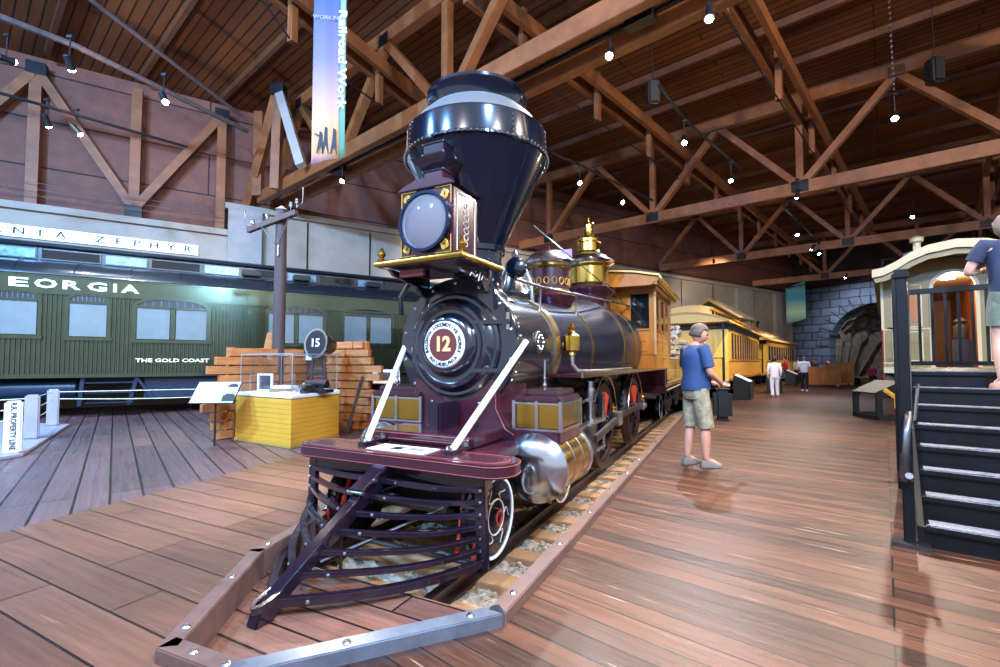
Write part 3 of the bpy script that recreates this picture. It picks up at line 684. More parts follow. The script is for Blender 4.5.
for s in (-1,1):
    for x in (3.76,5.6): truckwheel(x, s)
    for x in (7.75,10.45): driver(x, s)
    yr = s*1.06
    sr = MB().beam((7.59,yr,.855),(10.29,yr,.855),.05,.10).build('side_rod', M['dsteel'], eng, bevel=.008)
    for x in (7.59,10.29): MB().bx(x-.13,x+.13,yr-.05,yr+.05,.76,.97).build('rod_strap', M['steel'], sr, bevel=.012)
    for x in (7.59,10.29): MB().lathe([(.03,0),(.045,.03),(.045,.06),(.02,.09),(.02,.13)], (x,yr,.97), (0,0,1), 12).build('oil_cup', M['brass'], sr)
    mr = MB().beam((6.2,s*1.13,.73),(7.59,s*1.13,.855),.05,.11).build('main_rod', M['dsteel'], eng, bevel=.008)
    MB().bx(7.45,7.75,s*1.13-.05,s*1.13+.05,.75,.97).build('rod_strap', M['steel'], mr, bevel=.012)
    gb = MB().bx(5.3,7.0,s*1.03-.05,s*1.03+.05,.90,.95).bx(5.3,7.0,s*1.03-.05,s*1.03+.05,.50,.55).build('crosshead_guides', M['steel'], eng)
    MB().bx(6.0,6.32,s*1.03-.09,s*1.03+.09,.52,.93).build('crosshead', M['dsteel'], eng, bevel=.015)
    MB().tube((5.2,s*1.03,.72),(6.0,s*1.03,.72),.035).build('piston_rod', M['silver'], eng)
    MB().beam((6.95,s*1.03,.45),(6.95,s*1.03,1.3),.06,.16,(1,0,0)).beam((6.95,s*1.03,1.2),(6.95,s*.5,1.2),.1,.12).build('guide_yoke', M['black_gloss'], eng)
    MB().path([(5.1,s*1.0,1.2),(6.95,s*.92,1.25)], .022).build('valve_rod', M['steel'], eng)
    rb = MB().bx(5.75,13.9,min(s*.62,s*1.1),max(s*.62,s*1.1),1.58,1.62).build('running_board', M['purple'], eng)
    MB().bx(5.72,13.95,s*1.1-.012,s*1.1+.012,1.575,1.64).build('board_edge', M['palebrass'], rb)
    for x in (7.75,10.45):
        f = MB(); pts = [(x+.83*math.cos(math.radians(a)), .715+.83*math.sin(math.radians(a))) for a in range(0,181,9)]
        for i in range(len(pts)-1):
            f.add([(pts[i][0],y,pts[i][1]) for y in (s*.70,s*.80)]+[(pts[i+1][0],y,pts[i+1][1]) for y in (s*.80,s*.70)], [(0,1,2,3)])
        fo = f.build('wheel_splasher', M['dark'], eng)
        m_ = fo.modifiers.new('s', 'SOLIDIFY'); m_.thickness = .012
        MB().path([(p[0],s*.90,p[1]) for p in pts], .012, 8).build('splasher_bead', M['palebrass'], fo)
    MB().path([(5.0,s*.5,2.78),(5.7,s*.55,2.78),(9.2,s*.58,3.02),(10.95,s*.7,3.1)], .02, 10).build('hand_rail', M['steel'], eng)
    for x, z in ((5.7,2.46),(7.3,2.5),(9.2,2.72)): MB().lathe([(.022,0),(.014,.02),(.014,.26),(.028,.3)], (x,s*.52,z), (0,s*.1,1), 10).build('rail_stanchion', M['steel'], eng)
    # check valve and feed pipe
    MB().lathe([(.02,-.16),(.06,-.14),(.05,-.1),(.11,-.08),(.115,.12),(.07,.15),(.03,.2),(.055,.24),(.015,.3)], (6.1,s*.84,2.02), (0,0,1), 20).build('check_valve', M['brass'] , eng)
    MB().tube((6.1,s*.55,2.0),(6.1,s*.84,2.0),.05).build('valve_elbow', M['steel'], eng)
    MB().path([(6.1,s*.84,1.9),(6.1,s*.84,1.75),(6.13,s*.9,1.66),(6.25,s*.98,1.64),(9.5,s*.98,1.64)], .035, 10).build('feed_pipe', M['steel'], eng)
    MB().tube((6.6,s*.95,.95),(6.6,s*.95,1.5),.06).lathe([(.08,0),(.09,.04),(.08,.2)], (6.6,s*.95,1.2), (0,0,1), 14).build('feed_pump', M['silver'], eng)
for x, z, r_ in ((3.76,.375,.06),(5.6,.375,.06),(7.75,.715,.08),(10.45,.715,.08)): MB().path([(x,-.8,z),(x,.8,z)], r_).build('axle', M['dsteel'], eng)
MB().bx(4.0,5.5,-.5,.5,.3,.6).bx(3.7,5.9,.56,.62,.3,.45).bx(3.7,5.9,-.62,-.56,.3,.45).build('pony_truck', M['dark'], eng, bevel=.01)
MB().bx(9.0,11.9,-.45,.45,.5,1.45).build('ashpan', M['dark'], eng, bevel=.02)
MB().lathe([(.52,6.0),(.52,9.0)], (0,0,1.2), X, 4).build('frame_stay', M['dark'], eng)
# --- bell
bs = MB().path([(6.05,-.28,2.62),(6.05,-.26,2.92),(6.05,-.16,3.12),(6.05,-.08,3.2)], .03, 10).path([(6.05,.28,2.62),(6.05,.26,2.92),(6.05,.16,3.12),(6.05,.08,3.2)], .03, 10).bx(5.9,6.2,-.33,.33,2.5,2.62).build('bell_frame', M['silver'], eng)
bell = MB().lathe([(.26,2.76),(.245,2.78),(.2,2.86),(.165,2.98),(.14,3.1),(.08,3.17),(.03,3.2),(.04,3.24)], (6.05,0,0), (0,0,1), 32).build('bell', M['silver'], eng)
MB().lathe([(.05,0),(.08,.04),(.04,.09),(.05,.13),(.015,.2)], (6.05,0,3.22), (0,0,1), 16).build('bell_finial', M['steel'], bell)
MB().lathe([(.05,-.05),(.13,-.04),(.15,.03),(.12,.09),(.04,.12)], (5.62,-.22,3.05), (-1,-.3,0), 20).build('whistle_casing', M['stack'], eng)
# --- domes
def dome(x, bz, k, m1, m2, top):
    d = MB().lathe([(.46*k,bz-.62),(.46*k,bz-.2),(.50*k,bz-.13),(.56*k,bz-.06),(.58*k,bz-.01),(.5*k,bz+.03),(.42*k,bz+.07)], (x,0,0), (0,0,1), 40).build('dome_base', M['purple'], eng)
    b = MB().lathe([(.42*k,bz+.05),(.42*k,bz+.5)], (x,0,0), (0,0,1), 40).build('dome_casing', m1, eng)
    MB().lathe([(.43*k,bz+.06),(.45*k,bz+.08),(.43*k,bz+.11)], (x,0,0), (0,0,1), 40).lathe([(.43*k,bz+.46),(.455*k,bz+.48),(.43*k,bz+.51)], (x,0,0), (0,0,1), 40).build('dome_bead', M['brass'], b)
    MB().lathe([(.42*k,bz+.5),(.54*k,bz+.55),(.56*k,bz+.59),(.54*k,bz+.62),(.46*k,bz+.64),(.40*k,bz+.72),(.27*k,bz+.78)], (x,0,0), (0,0,1), 40).build('dome_cornice', m2, b)
    return b
db = dome(7.45,2.90,.82,M['purple'],M['silver'],0)
MB().lathe([(.24,3.57),(.2,3.66),(.1,3.72),(.04,3.74),(.05,3.78),(.03,3.84),(.01,3.9)], (7.45,0,-.09), (0,0,1), 28).build('dome_cap', M['purple'], db)
orn = MB()
for k in range(10):
    a = math.radians(150+k*22)
    c = (7.45+.348*math.cos(a), .348*math.sin(a))
    t_ = V((-math.sin(a), math.cos(a), 0))
    orn.path([V((c[0],c[1],3.14))+t_*.045*math.cos(q)+V((0,0,.06*math.sin(q))) for q in [i*math.pi/4 for i in range(9)]], .007, 6)
orn.build('gilt_scrollwork', M['gold'], db)
db = dome(10.0,3.4,1.0,M['brass'],M['silver'],0)
MB().lathe([(.27,4.16),(.28,4.2),(.25,4.24),(.245,4.42),(.27,4.44),(.27,4.5),(.22,4.53),(.12,4.56),(.10,4.6),(.105,4.84),(.12,4.86),(.1,4.9),(.03,4.92),(.02,5.02)], (10,0,0), (0,0,1), 32).build('dome_turret', M['brass'], db)
MB().path([(7.0,.1,4.05),(7.45,-.2,3.75),(9.9,-.55,3.3),(11,-.7,3.0)], .012, 8).build('whistle_cord', M['steel'], eng)
MB().bx(8.6,8.62,-.05,.2,3.75,4.0).build('pennant', mat('faded_violet_flag', '#a07ab0', .7), eng)
# --- cab
cb = M['cabwood']
cab = MB().bx(10.95,13.75,-1.25,1.25,1.62,1.95).build('cab', cb, eng, bevel=.01)
def cabwall(x0, x1, y0, y1, wins, along):
    """posts, rails and panels of one side; along = 'x' or 'y'"""
    mb = MB(); z0, z1 = 1.95, 3.5
    lo, hi = (x0, x1) if along == 'x' else (y0, y1)
    def P(a, b, za, zb, o=0):
        if along == 'x': mb.bx(a, b, y0-o, y1+o, za, zb)
        else: mb.bx(x0-o, x1+o, a, b, za, zb)
    edges = [lo]+[e for w_ in wins for e in w_]+[hi]
    for i in range(0, len(edges), 2): P(edges[i], edges[i+1], z0, z1, .004)
    for w_ in wins:
        P(w_[0], w_[1], z0, z0+.58 if True else 0); P(w_[0], w_[1], z1-.14, z1)
        P(w_[0]+.06, w_[1]-.06, z0+.08, z0+.25, .018); P(w_[0]+.06, w_[1]-.06, z0+.31, z0+.5, .018)
        P(w_[0]-.03, w_[1]+.03, z0+.56, z0+.6, .03)
    return mb
for s in (-1,1):
    cabwall(10.95,13.75,min(s*1.25,s*1.2),max(s*1.25,s*1.2),((11.15,11.95),(12.15,12.9)),'x').build('cab_side', cb, cab)
    gl = MB()
    for a, b in ((11.15,11.95),(12.15,12.9)): gl.bx(a,b,s*1.22-.005,s*1.22+.005,2.53,3.36)
    gl.build('cab_window', M['glass'], cab)
    fw = [(s*.72,s*1.14)] if s > 0 else [(-1.14,-.72)]
    cabwall(10.93,10.99,min(s*.60,s*1.25),max(s*.60,s*1.25),fw,'y').build('cab_front', cb, cab)
    MB().bx(10.955,10.965,min(s*.72,s*1.14),max(s*.72,s*1.14),2.53,3.36).build('cab_window', M['glass'], cab)
    MB().beam((10.93,s*1.27,1.95),(10.93,s*1.27,3.5),.05,.05).beam((13.75,s*1.27,1.95),(13.75,s*1.27,3.5),.05,.05).build('corner_post', M['cabroof'], cab)
MB().bx(10.94,10.98,-.6,.6,2.6,3.5).build('cab_front_panel', cb, cab)
MB().bx(13.4,13.44,-1.1,1.1,1.95,2.6).build('backhead', M['dark'], cab)
prof = [(-1.48,3.62),(-1.25,3.48),(1.25,3.48),(1.48,3.62),(1.42,3.68),(.9,3.79),(.3,3.86),(0,3.87),(-.3,3.86),(-.9,3.79),(-1.42,3.68)]
rf = MB().prism(prof, Matrix(((0,0,1,10.45),(1,0,0,0),(0,1,0,0),(0,0,0,1))), 3.9).build('cab_roof', cb, cab)
cp = [(-1.50,3.62),(-1.44,3.70),(-.91,3.81),(-.3,3.88),(0,3.89),(.3,3.88),(.91,3.81),(1.44,3.70),(1.50,3.62)]
MB().prism(cp+[(y*.985,z-.035) for y,z in cp[::-1]], Matrix(((0,0,1,10.38),(1,0,0,0),(0,1,0,0),(0,0,0,1))), 4.05).build('roof_skin', M['tan'], rf)
MB().bx(10.48,10.52,-1.38,1.38,3.5,3.58).bx(10.6,14.2,-1.40,-1.33,3.5,3.6).bx(10.6,14.2,1.33,1.40,3.5,3.6).build('roof_moulding', M['cabroof'], rf)
# bake the real size
def bake(o, k):
    for c in o.children:
        bake(c, k)
    if o.type == 'MESH' and not o.get('_b'):
        o.data.transform(Matrix.Scale(k, 4))
        for md in o.modifiers:
            if md.type == 'SOLIDIFY': md.thickness *= k
bake(eng, LK); eng.location = T(0, 2.8*LK, 1.38-1.78*LK)
def E(x, y, z): return eng.location+U*x*LK+NN*y*LK+V((0,0,z*LK))   # engine coordinates to the hall
pp = MB().bx(-.28,.28,-.12,.12,0,.004).build('card_notice', M['paper'], smooth=0)
pp.location = E(3.45,-.05,.968); pp.rotation_euler = (0,0,RZ-math.pi/2); tag(pp, 'white printed card lying on the wine coloured front deck of the engine', 'sign')
MB().bx(-.10,.0,-.05,.05,.004,.006).bx(.05,.2,.03,.05,.004,.006).bx(.05,.2,-.01,.01,.004,.006).build('print_block', M['ink'], pp, smooth=0)
o = MB().bx(-1,16,-.02,.98,7.2,10.75).build('wall_end', mat('dark_brown_gable', '#2a1c18', .8), smooth=0); o.location = PT; o.rotation_euler = (0,0,ang); struct(o)
# ============================================================ TENDER
# the tender and the far coaches stand on a gentle curve
TX = 14.3*LK
tn = thing('tender', 'dark wine tender behind the cab, stacked with pale split firewood', 'tender', T(TX, 2.8*LK, eng.location.z), RZ)
tb = MB().bx(.0,5.6,-1.1,1.1,.85,1.05).build('tender_frame', M['purple'], tn, bevel=.01)
MB().bx(.5,5.5,-1.05,1.05,1.05,1.95).build('tank', M['purple'], tn, bevel=.06)
MB().path([(.5,-1.07,1.9),(5.5,-1.07,1.9)],.02).path([(.5,-1.07,1.15),(5.5,-1.07,1.15)],.012).path([(.5,-1.06,1.5),(5.5,-1.06,1.5)],.008).path([(.05,-1.1,.95),(5.5,-1.1,.95)],.02).build('tank_stripes', M['pingold'], tn)
for s in (-1,1): MB().path([(.1,s*1.05,1.0),(.1,s*1.08,2.0)], .02).build('grab_iron', M['steel'], tn)
for x in (1.1,2.4,3.6,4.9):
    for s in (-1,1):
        w = MB().lathe([(.3,-.05),(.36,-.05),(.36,.05),(.3,.05)], (x,s*.72,.36), (0,1,0), 32, cap=False, closed=True)
        for k in range(8): w.beam((x,s*.72,.36), (x+.32*math.cos(k*math.pi/4),s*.72,.36+.32*math.sin(k*math.pi/4)), .04,.04,(0,1,0))
        wo = w.build('tender_wheel', M['black_gloss'], tn)
        MB().lathe([(.32,0),(.345,0),(.345,.01),(.32,.01)], (x,s*.775,.36), (0,s,0), 32, cap=False, closed=True).build('tyre_stripe', M['pingold'], wo)
for x in (1.75,4.25):
    for s in (-1,1):
        MB().bx(x-1,x+1,s*.9-.04,s*.9+.04,.48,.56).bx(x-.25,x+.25,s*.9-.06,s*.9+.06,.3,.5).path([(x-.9,s*.9,.5),(x-.3,s*.9,.2),(x+.3,s*.9,.2),(x+.9,s*.9,.5)],.03).build('truck_frame', M['dark'], tn)
bake(tn, LK)
rnd = random.Random(4); fw = mat('split_firewood', '#cdbfb2', .8, 0, nz=.3, nscale=9)
k = 0
for row in range(6):
    for c in range(7):
        mb = MB(); r = .09
        poly = [(r*rnd.uniform(.7,1.1)*math.cos(a+.2), r*rnd.uniform(.7,1.1)*math.sin(a+.2)) for a in [i*math.pi*2/5 for i in range(5)]]
        mb.prism(poly, Matrix.Rotation(math.pi/2, 4, 'Y'), .5)
        o = mb.build('firewood_log', fw, smooth=0)
        o.location = T(TX+2.6+row*.2+rnd.uniform(-.04,.04)+(.1 if c % 2 else 0), 2.8*LK-.9+c*.15+rnd.uniform(-.03,.03), eng.location.z+1.80+row*.17+rnd.uniform(0,.03)-(.1 if c > 5 else 0))
        o.rotation_euler = (rnd.uniform(-.3,.3), rnd.uniform(-.12,.12), RZ+rnd.uniform(-.5,.5)+(1.2 if (row+c) % 3 == 0 else 0))
        tag(o, 'pale split firewood log in the heap on the tender behind the cab', 'firewood', 'firewood heap on the tender')
# ============================================================ THE BLUE-LIT GREEN BUSINESS CAR
car = thing('passenger_car', 'long dark green ribbed-side passenger car with GEORGIA lettering along the concrete wall', 'railway car', WP(0,15,0), RW)
X0, X1 = -9.0, 11.0
cb_ = MB().bx(X0,X1,.02,3.0,1.03,3.45).build('car_body', M['green'], car)
ribs = MB(); x = X0
n = int((X1-X0)/.085)
pts = []
for i in range(n):
    x = X0+i*.085; pts += [(x,-.0),(x+.012,-.022),(x+.05,-.022),(x+.062,0)]
poly = pts
vs = [(p[0],p[1],1.06) for p in poly]+[(p[0],p[1],3.02) for p in poly]; m_ = len(poly)
ribs.add(vs, [(i,i+1,m_+i+1,m_+i) for i in range(m_-1)])
ribs.build('ribbed_siding', M['green'], car, smooth=20)
MB().bx(X0,X1,-.03,.03,3.02,3.45).bx(X0,X1,-.05,.03,3.42,3.47).bx(X0,X1,-.05,.03,3.0,3.04).build('letter_board', M['green'], car)
MB().bx(X0,X1,-.05,.03,1.0,1.09).build('side_sill', M['green'], car)
gt = MB()
for ch, x, w in (('G',-4.17,.36),('E',-3.66,.33),('O',-3.2,.40),('R',-2.74,.33),('G',-2.27,.37),('I',-1.93,.07),('A',-1.63,.37)): gt.text(ch, .29, ms(x,-.034,3.235), .008, bold=.008, width=w)
gt.build('car_lettering', M['creamlet'], car, label='cream capital letters reading GEORGIA')
MB().text('THE GOLD COAST', .13, ms(-.68,-.03,1.42), .005, bold=.004, width=1.6).build('name_lettering', M['creamlet'], car, label='small cream letters reading THE GOLD COAST')
def carwin(x0, x1, z0, z1, dbl):
    f = MB(); w = x1-x0
    f.bx(x0-.07,x0,-.06,.02,z0-.05,z1).bx(x1,x1+.07,-.06,.02,z0-.05,z1).bx(x0-.1,x1+.1,-.08,.02,z0-.1,z0-.03).bx(x0,x1,-.05,.02,z1-.04,z1+.02)
    if dbl: f.bx((x0+x1)/2-.05,(x0+x1)/2+.05,-.05,.02,z0,z1)
    n = 12; h = .24
    for i in range(n):
        a, b = math.pi*i/n, math.pi*(i+1)/n; c = (x0+x1)/2
        f.beam((c-(w/2+.035)*math.cos(a),-.02,z1+h*math.sin(a)), (c-(w/2+.035)*math.cos(b),-.02,z1+h*math.sin(b)), .08, .07, (0,1,0))
    fo = f.build('window_frame', M['green'], car)
    ar = [((x0+x1)/2-w/2*math.cos(math.pi*i/n), z1+(h-.03)*math.sin(math.pi*i/n)) for i in range(n+1)]
    MB().prism(ar, Matrix(((1,0,0,0),(0,0,-1,-.0),(0,1,0,0),(0,0,0,1))), .03).build('leaded_fanlight', M['greenroof'], fo)
    b = MB()
    for i in range(1,9):
        xx = x0+w*i/9; hh = (h-.04)*math.sqrt(max(0,1-((xx-(x0+x1)/2)/(w/2))**2)); b.beam((xx,-.032,z1),(xx,-.032,z1+hh),.012,.01,(0,1,0))
    b.build('lead_cames', M['dsteel'], fo)
    for a, c in (((x0,(x0+x1)/2-.05),((x0+x1)/2+.05,x1)) if dbl else ((x0,x1),)):
        MB().bx(a+.02,c-.02,-.028,.0,z0,z1-.04).build('blind_pane', M['blind'], fo)
for a in ((-5.6,-4.75,2.03,2.85,0),(-4.1,-3.32,2.03,2.85,0),(-2.78,-2.06,2.01,2.85,0),(-1.49,.05,1.98,2.82,1),(1.55,3.1,1.95,2.85,1),(3.72,5.3,2.0,2.9,1),(6.4,7.9,2,2.9,1),(9,10.4,2,2.9,1)): carwin(*a)
# roof, clerestory
prof = [(-.10,3.47),(-.08,3.55),(.15,3.74),(.5,3.86),(.72,3.9),(.72,4.22),(.62,4.27),(.66,4.33),(1.0,4.43),(1.5,4.48),(2.0,4.43),(2.4,4.3),(2.3,3.9),(2.8,3.75),(3.1,3.47)]
rf = MB().prism(prof, Matrix(((0,0,1,X0-.3),(1,0,0,0),(0,1,0,0),(0,0,0,1))), X1-X0+.6).build('car_roof', M['greenroof'], car, smooth=45)
rs = MB(); x = X0
while x < X1:
    rs.path([(x,-.09,3.5),(x,-.07,3.57),(x,.15,3.76),(x,.5,3.88),(x,.7,3.92)], .012, 6); x += 1.05
rs.build('roof_seams', M['greenroof'], rf)
x = X0+.2; k = 0
while x < X1-1:
    w = .85 if k % 2 == 0 else 1.1
    MB().bx(x,x+w,.69,.72,3.96,4.18).build('clerestory_pane', mat('clerestory_frost', '#5e7d92', .25, .2, nz=.5, nscale=9) if k == 0 else bpy.data.materials['clerestory_frost'] if k % 2 == 0 else M['glass'], rf)
    MB().bx(x-.03,x,.67,.72,3.93,4.22).bx(x+w,x+w+.03,.67,.72,3.93,4.22).bx(x,x+w,.67,.72,3.93,3.96).build('clerestory_frame', M['greenroof'], rf)
    x += w+.12; k += 1
for x in (.9,2.3,4.6): MB().bx(x,x+.5,.45,.68,3.96,4.12).build('roof_ventilator', M['black'], rf, bevel=.02)
# under the floor
ub = mat('blue_black_tank', '#1c2c40', .35, .2, nz=.3)
for a, b in ((-8,-5.8),(-5.4,-2.6)): MB().lathe([(.02,a),(.2,a),(.27,a+.06),(.27,b-.06),(.2,b),(.02,b)], (0,.5,.72), X, 28).build('underfloor_tank', ub, car)
MB().bx(-1.3,1.6,.2,1.2,.42,.98).bx(2.2,4.2,.2,1.2,.42,.98).build('equipment_box', ub, car, bevel=.03)
MB().bx(X0,X1,.6,2.4,.8,1.05).build('centre_sill', M['dark'], car)
stp = MB()
for z in (.35,.6,.85): stp.bx(-2.45,-1.5,.05+.0,.35,z,z+.03)
stp.beam((-2.5,.1,1.0),(-2.55,.1,.3),.06,.08).beam((-1.45,.1,1.0),(-1.6,.1,.3),.06,.08).beam((-1.45,.05,.98),(-1.1,.05,.45),.05,.06)
stp.build('side_steps', ub, car)
for cx in (-7.0,7.2):
    MB().bx(cx-1.6,cx+1.6,.25,.4,.35,.62).bx(cx-.5,cx+.5,.2,.42,.3,.75).build('truck_frame', M['dark'], car, bevel=.02)
    for d in (-1.1,0,1.1): MB().lathe([(.02,0),(.42,0),(.42,.12),(.02,.12)], (cx+d,.5,.42), (0,1,0), 32).build('car_wheel', M['dsteel'], car)
for x in (5.2,6.4,9): MB().bx(x,x+.8,.1,1,.4,.95).build('battery_box', M['dark'], car, bevel=.02)
# wall sign over the car
sg = MB().bx(-9,-.25,-.06,0,-.17,.17).build('wall_sign', mat('sign_steel', '#d6dade', .35, .4, nz=.05), bevel=.01); sg.location = WP(0,18.58,5.16); sg.rotation_euler = (0,0,RW)
tag(sg, 'long pale sign board reading CALIFORNIA ZEPHYR fixed to the concrete wall', 'sign')
t_ = MB(); word = 'CALIFORNIA ZEPHYR'
for i, ch in enumerate(word):
    if ch != ' ': MB().text(ch, .29, ms(-.55-(len(word)-1-i)*.447,-.062,0), .004, bold=.005, sx=1.25).build('sign_letter', M['ink'], sg)
for x in (-8,-4.5,-1): MB().beam((x,0,0),(x,.15,0),.05,.05).build('sign_bracket', M['gusset'], sg)
# ============================================================ YELLOW COACHES
def coach(org, rz, length, label, nwin, deck=True, first=True, zr=.0, hs=1.0):
    """side plane y=0 faces the walkway (normal -y), x away from the camera"""
    c = thing('yellow_coach', label, 'railway coach', org, rz, None)
    e, s0 = 2.95*hs, .68
    p = .75
    MB().bx(p,length-p,.0,2.7,s0,e-.28).build('coach_body', M['caryel'], c)
    MB().bx(p,length-p,-.035,.0,e-.30,e-.06).build('letter_board', M['greenroof'] if first else M['caryel2'], c)
    MB().bx(p,length-p,-.03,.0,1.42,1.48).bx(p,length-p,-.04,0,s0-.02,s0+.1).build('belt_rail', M['caryel2'], c)
    bt = MB(); x = p
    while x < length-p: bt.bx(x,x+.035,-.022,0,s0+.1,1.42); x += .21
    bt.build('battens', M['caryel2'], c)
    pw = (length-2*p-1.0)/nwin
    for i in range(nwin):
        x = p+.5+i*pw
        f = MB().bx(x+.04,x+.09,-.03,0,1.48,e-.32).bx(x+pw-.09,x+pw-.04,-.03,0,1.48,e-.32).bx(x+.09,x+pw-.09,-.03,0,e-.42,e-.32).build('window_frame', M['caryel2'], c)
        MB().bx(x+.10,x+pw-.10,-.018,-.005,1.5,e-.42).build('pane', M['glass'], f)
    # roof with an end hood
    prof = [(-.18,e-.07),(-.16,e),(.3,e+.2),(.62,e+.27),(.62,e+.52),(.5,e+.56),(.9,e+.66),(1.35,e+.69),(1.8,e+.66),(2.2,e+.56),(2.08,e+.52),(2.08,e+.27),(2.4,e+.2),(2.86,e),(2.88,e-.07)]
    rf = MB().prism(prof, Matrix(((0,0,1,.55),(1,0,0,0),(0,1,0,0),(0,0,0,1))), length-1.1).build('coach_roof', M['tan'], c, smooth=45)
    hp = [(-.18,e-.07),(-.16,e),(.3,e+.2),(.9,e+.33),(1.35,e+.36),(1.8,e+.33),(2.4,e+.2),(2.86,e),(2.88,e-.07)]
    for x0, x1 in ((-.15,.6),(length-.6,length+.15)):
        MB().prism(hp, Matrix(((0,0,1,x0),(1,0,0,0),(0,1,0,0),(0,0,0,1))), x1-x0).build('roof_hood', M['tan'], rf, smooth=45)
    MB().prism([(y-.02 if y < 1.35 else y+.02, z-.07) for y, z in hp]+[(y, z) for y, z in hp[::-1]], Matrix(((0,0,1,-.2),(1,0,0,0),(0,1,0,0),(0,0,0,1))), .1).build('hood_moulding', M['caryel2'], rf)
    x = 1.0; k = 0
    while x < length-1.4:
        MB().bx(x,x+.5,.6,.62,e+.32,e+.48).build('clerestory_pane', M['glass'] if first else M['white'], rf); x += .75
    # end platform and end wall facing the camera
    ew = MB().bx(p-.03,p,.0,.85,s0,e-.3).bx(p-.03,p,1.85,2.7,s0,e-.3).bx(p-.03,p,.85,1.85,2.4,e-.3).bx(p-.035,p,.1,.16,s0,e-.3).bx(p-.035,p,.74,.80,s0,e-.3).build('end_wall', M['caryel'], c)
    MB().bx(p-.05,p-.03,.87,1.83,s0,2.4).build('end_door', M['caryel'], c, bevel=.01)
    MB().bx(p-.05,p-.03,-.03,2.73,e-.3,e-.05).build('number_board', M['greenroof'], c)
    if first: MB().text('101', .2, mx(p-.052,.55,e-.18), .004).build('coach_number', M['gold'], c)
    MB().bx(-.05,p,.0,2.7,s0-.12,s0).build('platform', M['caryel2'], c)
    for y in (.06,2.64): MB().beam((.0,y,s0),(.0,y,e-.05),.06,.06).build('hood_post', M['gusset'], c)
    rl = MB()
    for y in (.1,.9,1.8,2.6): rl.path([(-.02,y,s0),(-.02,y,s0+.85)], .015)
    rl.path([(-.02,.1,s0+.85),(-.02,.9,s0+.85)], .018).path([(-.02,1.8,s0+.85),(-.02,2.6,s0+.85)], .018).build('platform_rail', M['gusset'], c)
    MB().bx(0.4,length-.4,.3,2.4,.35,s0).build('underframe', M['dark'], c)
    for cx in (1.8,length-1.8):
        for d in (-.8,.8): MB().lathe([(.02,0),(.4,0),(.4,.1),(.02,.1)], (cx+d,.35,.27), (0,1,0), 28).build('coach_wheel', M['dark'], c)
    MB().bx(3.5,length-3.5,.1,.8,.2,.6).build('truss_box', M['dark'], c)
    return c
c1 = coach((8.35,17.0,0), math.radians(90-34.7), 12.6, 'nearest yellow wooden coach with tan clerestory roof, number board over its end platform', 13, hs=1.0)
c2 = coach((16.3,28.4,0), math.radians(90-41), 12.5, 'farther yellow coach with round emblem, between the nearer yellow coach and the stone tunnel', 12, first=False, hs=.96)
MB().ring([(5.8+.3*math.cos(a), 1.0+.3*math.sin(a)) for a in [i*math.pi/10 for i in range(20)]], [(5.8+.22*math.cos(a), 1.0+.22*math.sin(a)) for a in [i*math.pi/10 for i in range(20)]], Matrix(((1,0,0,0),(0,0,-1,0),(0,1,0,0),(0,0,0,1))), .03).build('emblem_ring', M['dark'], c2)
MB().lathe([(.1,-.16),(.14,-.1),(.1,.1),(.16,.16),(.1,.3)], (3.2,.9,3.9), (0,0,1), 12).build('roof_lamp', M['dark'], c2)
# ============================================================ EXHIBIT: timber wall, case, pole, panel
def wing(name, lab, p, q, rows, rnd, h=.165):
    p, q = V(p), V(q); d = q-p; L = d.length; rz = math.atan2(d.y, d.x)
    t = thing(name, lab, 'timber wall', p, rz)
    for x in (.35, L/2, L-.35): MB().bx(x-.05,x+.05,.05,.15,0,rows*h).build('back_post', M['timber'], t)
    for r in range(rows):
        a = rnd.uniform(-.18,.14) if r % 2 else rnd.uniform(-.05,.25); b = L+rnd.uniform(-.22,.18)
        if r == rows-1: a += .35; b -= .3
        m = L*rnd.uniform(.35,.65)
        for x0, x1 in ((a,m-.006),(m+.006,b)):
            MB().bx(x0,x1,-.05+rnd.uniform(-.015,.015),.05,r*h+.01,r*h+h-.012).build('board', M['timber'], t, bevel=.006)
    return t
rnd = random.Random(11)
wing('timber_slat_wall', 'left wing of the stacked orange timber board wall, behind the tilted info panel', (-5.08,8.12,0), (-4.02,9.75,0), 10, rnd)
wing('timber_slat_wall', 'right wing of the stacked orange timber board wall, between display case and engine', (-4.0,9.95,0), (-2.5,9.35,0), 11, rnd)
o = MB().beam((-4.72,9.35,1.6),(-4.62,9.3,1.95),.2,.05,(0,1,0)).build('leaning_plank', M['timber'], bevel=.01); tag(o, 'short orange plank sticking up above the left timber wall beside the pole', 'plank')
poly = [(-4.68,8.19),(-3.33,7.36),(-2.98,8.52),(-3.3,9.2),(-4.35,9.1)]
case = thing('display_case', 'yellow boarded display case with white top and clear glass hood', 'display case', (-3.8,8.4,0))
def off(poly, k, z): 
    cx = sum(p[0] for p in poly)/len(poly); cy = sum(p[1] for p in poly)/len(poly)
    return [((p[0]-cx)*k+cx+3.8, (p[1]-cy)*k+cy-8.4) for p in poly]
MB().prism(off(poly,1.0,0), Matrix.Translation((0,0,.06)), .72).build('cabinet', M['yellow'], case)
cl_ = MB()
for k in range(9): cl_.prism(off(poly,1.008,0), Matrix.Translation((0,0,.075+k*.078)), .068)
cl_.build('clapboards', M['yellow'], case)
MB().prism(off(poly,1.03,0), Matrix.Translation((0,0,0)), .06).build('plinth', mat('ochre_plinth', '#b8923a', .5), case, bevel=.008)
MB().prism(off(poly,1.03,0), Matrix.Translation((0,0,.79)), .06).build('case_top', M['white'], case, bevel=.01)
g_ = MB(); q = off(poly,.94,0)
for i in range(5):
    a, b = q[i], q[(i+1) % 5]; g_.beam((a[0],a[1],1.18),(b[0],b[1],1.18),.012,.66)
g_.prism(off(poly,.94,0), Matrix.Translation((0,0,1.51)), .01)
